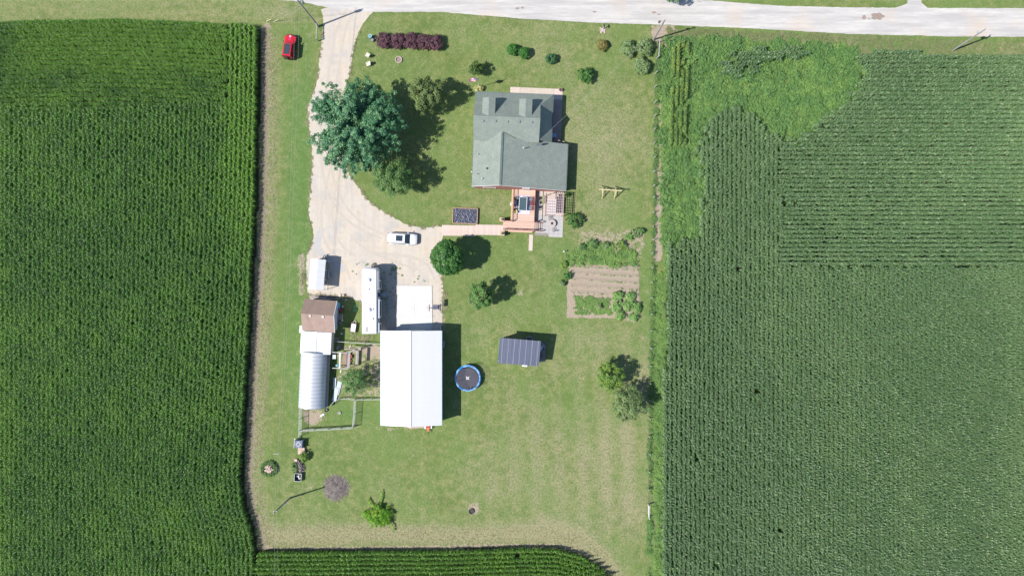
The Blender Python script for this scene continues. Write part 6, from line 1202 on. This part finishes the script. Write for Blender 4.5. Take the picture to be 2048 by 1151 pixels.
# ---------------------------------------------------------------- vegetable garden
furm = mat('garden_soil', (.330, .275, .215), (.265, .215, .165), 2.5, .95, 0, .1, .5, (.5, 2, 1), fine=9)
gp = [(1138, 531), (1276, 535), (1279, 590), (1141, 594)]
gx, gy = np.meshgrid(np.linspace(1137, 1279, 150), np.linspace(529, 592, 80)); ph = (gy - 529 - (gx - 1137) * .055) * 2 * PI / 13.
gz = .02 + .045 * np.sin(ph) + .05 * (fnoise(gx / 3, gy / 3, 66) - .5) + .02 * RNG.random(gx.shape); ed = sm(np.minimum(np.minimum(gx - 1137, 1279 - gx), np.minimum(gy - 529, 592 - gy)) + 12 * (fnoise(gx / 6, gy / 6, 67) - .5), 0, 4); gz = gz * ed - .06 * (1 - ed)
ii = np.arange(gx.size).reshape(gx.shape); o = inst('garden_soil', np_mesh('garden_soil', np.stack([(gx - 1024) * S, (575.5 - gy) * S, gz], -1).reshape(-1, 3), np.stack([ii[:-1, :-1], ii[1:, :-1], ii[1:, 1:], ii[:-1, 1:]], -1).reshape(-1, 4), furm, None, True)); o['kind'] = 'structure'
furr = lambda x, y: np.abs(((y - 529 - (x - 1137) * .055) / 13. + .25) % 1 - .5)
sow('seedling_rows', lambda x, y: (furr(x, y) < .09) & (RNG.random(len(x)) < .35 + .5 * sm(x, 1200, 1270)), 1142, 1276, 532, 590, 16., [WV[i] for i in range(3)], 'thin rows of seedlings in the bare garden plot', 'seedlings', .18, .38, ts=.1, z=.03)
TOM = [(1128, 514), (1150, 500), (1178, 484), (1212, 488), (1235, 498), (1268, 500), (1274, 530), (1240, 532), (1180, 526), (1135, 530)]
sow('garden_crop', lambda x, y: (sdf(x, y, TOM) > 6 * (fnoise(x / 6, y / 6, 68) - .5)) & (np.abs(y - 518 - (x - 1160) * .05) > 1.6 * (x > 1150)) & (fnoise(x / 7 + 5, y / 5 + 5, 168) > .34), 1120, 1280, 480, 534, 9., WV, 'dense leafy vegetables filling the upper garden bed', 'vegetables', .5, 1.15, ts=.3, seed=69)
BEAN = [(1148, 592), (1222, 597), (1222, 628), (1150, 627)]
sow('garden_crop', lambda x, y: sdf(x, y, BEAN) > 3 * (fnoise(x / 4, y / 4, 70) - .4), 1140, 1230, 585, 635, 13., WV[:5], 'low bright green leafy bed at the bottom of the garden', 'vegetables', .4, .75, ts=.2, tsd=.15)
SQ = LM('squash_leaf', (.080, .160, .050), (.190, .270, .110), trans=.35)
sq_l = ('pale broad leaved squash plant', )
for k, (x, y, rx, ry, lb) in enumerate(((1236, 592, .9, .9, 'pale squash plant at the upper left of the squash clump'), (1262, 594, 1.0, .9, 'squash plant at the upper right of the squash clump'), (1234, 613, .85, .9, 'squash plant at the left middle of the squash clump'), (1256, 611, 1.1, 1.0, 'squash plant in the middle of the squash clump'), (1273, 615, .8, 1.1, 'squash plant against the right edge of the garden'), (1240, 630, .9, .7, 'squash plant at the lower left of the squash clump'), (1267, 634, .9, .7, 'squash plant at the lowest corner of the garden'))):
    tree('squash_plant', lb, 'squash plant', x, y, .4, (rx, ry, .5), 44, .32, 12, .17, SQ, 400 + k, 'squash plants in the garden corner', trunk=False, irr=.3, zmin=0, shell=.15, asp=.8, up=1.0)
for k, (x, y, rx, m, lb) in enumerate(((1270, 467, .95, M_PAL, 'leafy plant on the bare soil at the top right of the garden'), (1258, 474, .8, SQ, 'broad leaved plant left of the top right garden plant'), (1243, 490, .9, M_YG, 'bright green plant standing over the upper garden bed'), (1187, 487, .75, M_GRN, 'tall plant at the upper edge of the garden bed'), (1163, 494, .7, M_GRN, 'bushy plant at the left of the upper garden bed'), (1212, 490, .6, M_PAL, 'thin upright plant at the centre of the upper garden bed'), (1128, 530, .7, M_YG, 'vine clump at the left corner of the garden'), (1135, 552, .8, M_RND, 'green clump on the left garden edge beside the bare plot'), (1124, 567, .5, M_PAL, 'small pale clump below the left garden edge'), (1281, 462, .6, M_GRN, 'small dark plant furthest up at the garden corner'), (1198, 612, .5, M_PAL, 'pale leaved plant in the middle of the low bed'))):
    tree('garden_plant', lb, 'plant', x, y, .55, (rx, rx, .6), 32, .2, 18, .12, m, 430 + k, trunk=False, irr=.35, zmin=-.1, shell=.3, up=.9)
q = P(1127, 504); t_ = thing('garden_hydrant', 'small white topped yard hydrant at the left garden corner', 'hydrant', tuple(q)); MB().cyl((0, 0, 0), .04, .9, 8).build('pipe', GREYM, t_); MB().cbox((0, .05, .92), (.14, .25, .12)).build('head', WHITE, t_); MB().tube([(0, .1, .6), (-.2, -.1, .1), (-.4, -.6, .04), (-.35, -1.2, .04)], .03, 5).build('hose', mat('yellow_hose', (.35, .34, .10)), t_)
# leafy filler in the dark planter
ball(1135, 389, .35, .4, M_RND, 460, 'leafy plant growing in the dark planter by the pergola', 'potted_plant', ncl=20, cl=.12, nl=20)
ball(1025, 408, .38, .4, LM('white_flower', (.52, .54, .48), (.62, .62, .60), trans=.1, tr=(.6, .6, .6)), 461, 'white flowering plant hanging over the left deck railing', 'hanging_flowers', ncl=26, cl=.14, nl=20, irr=.3)
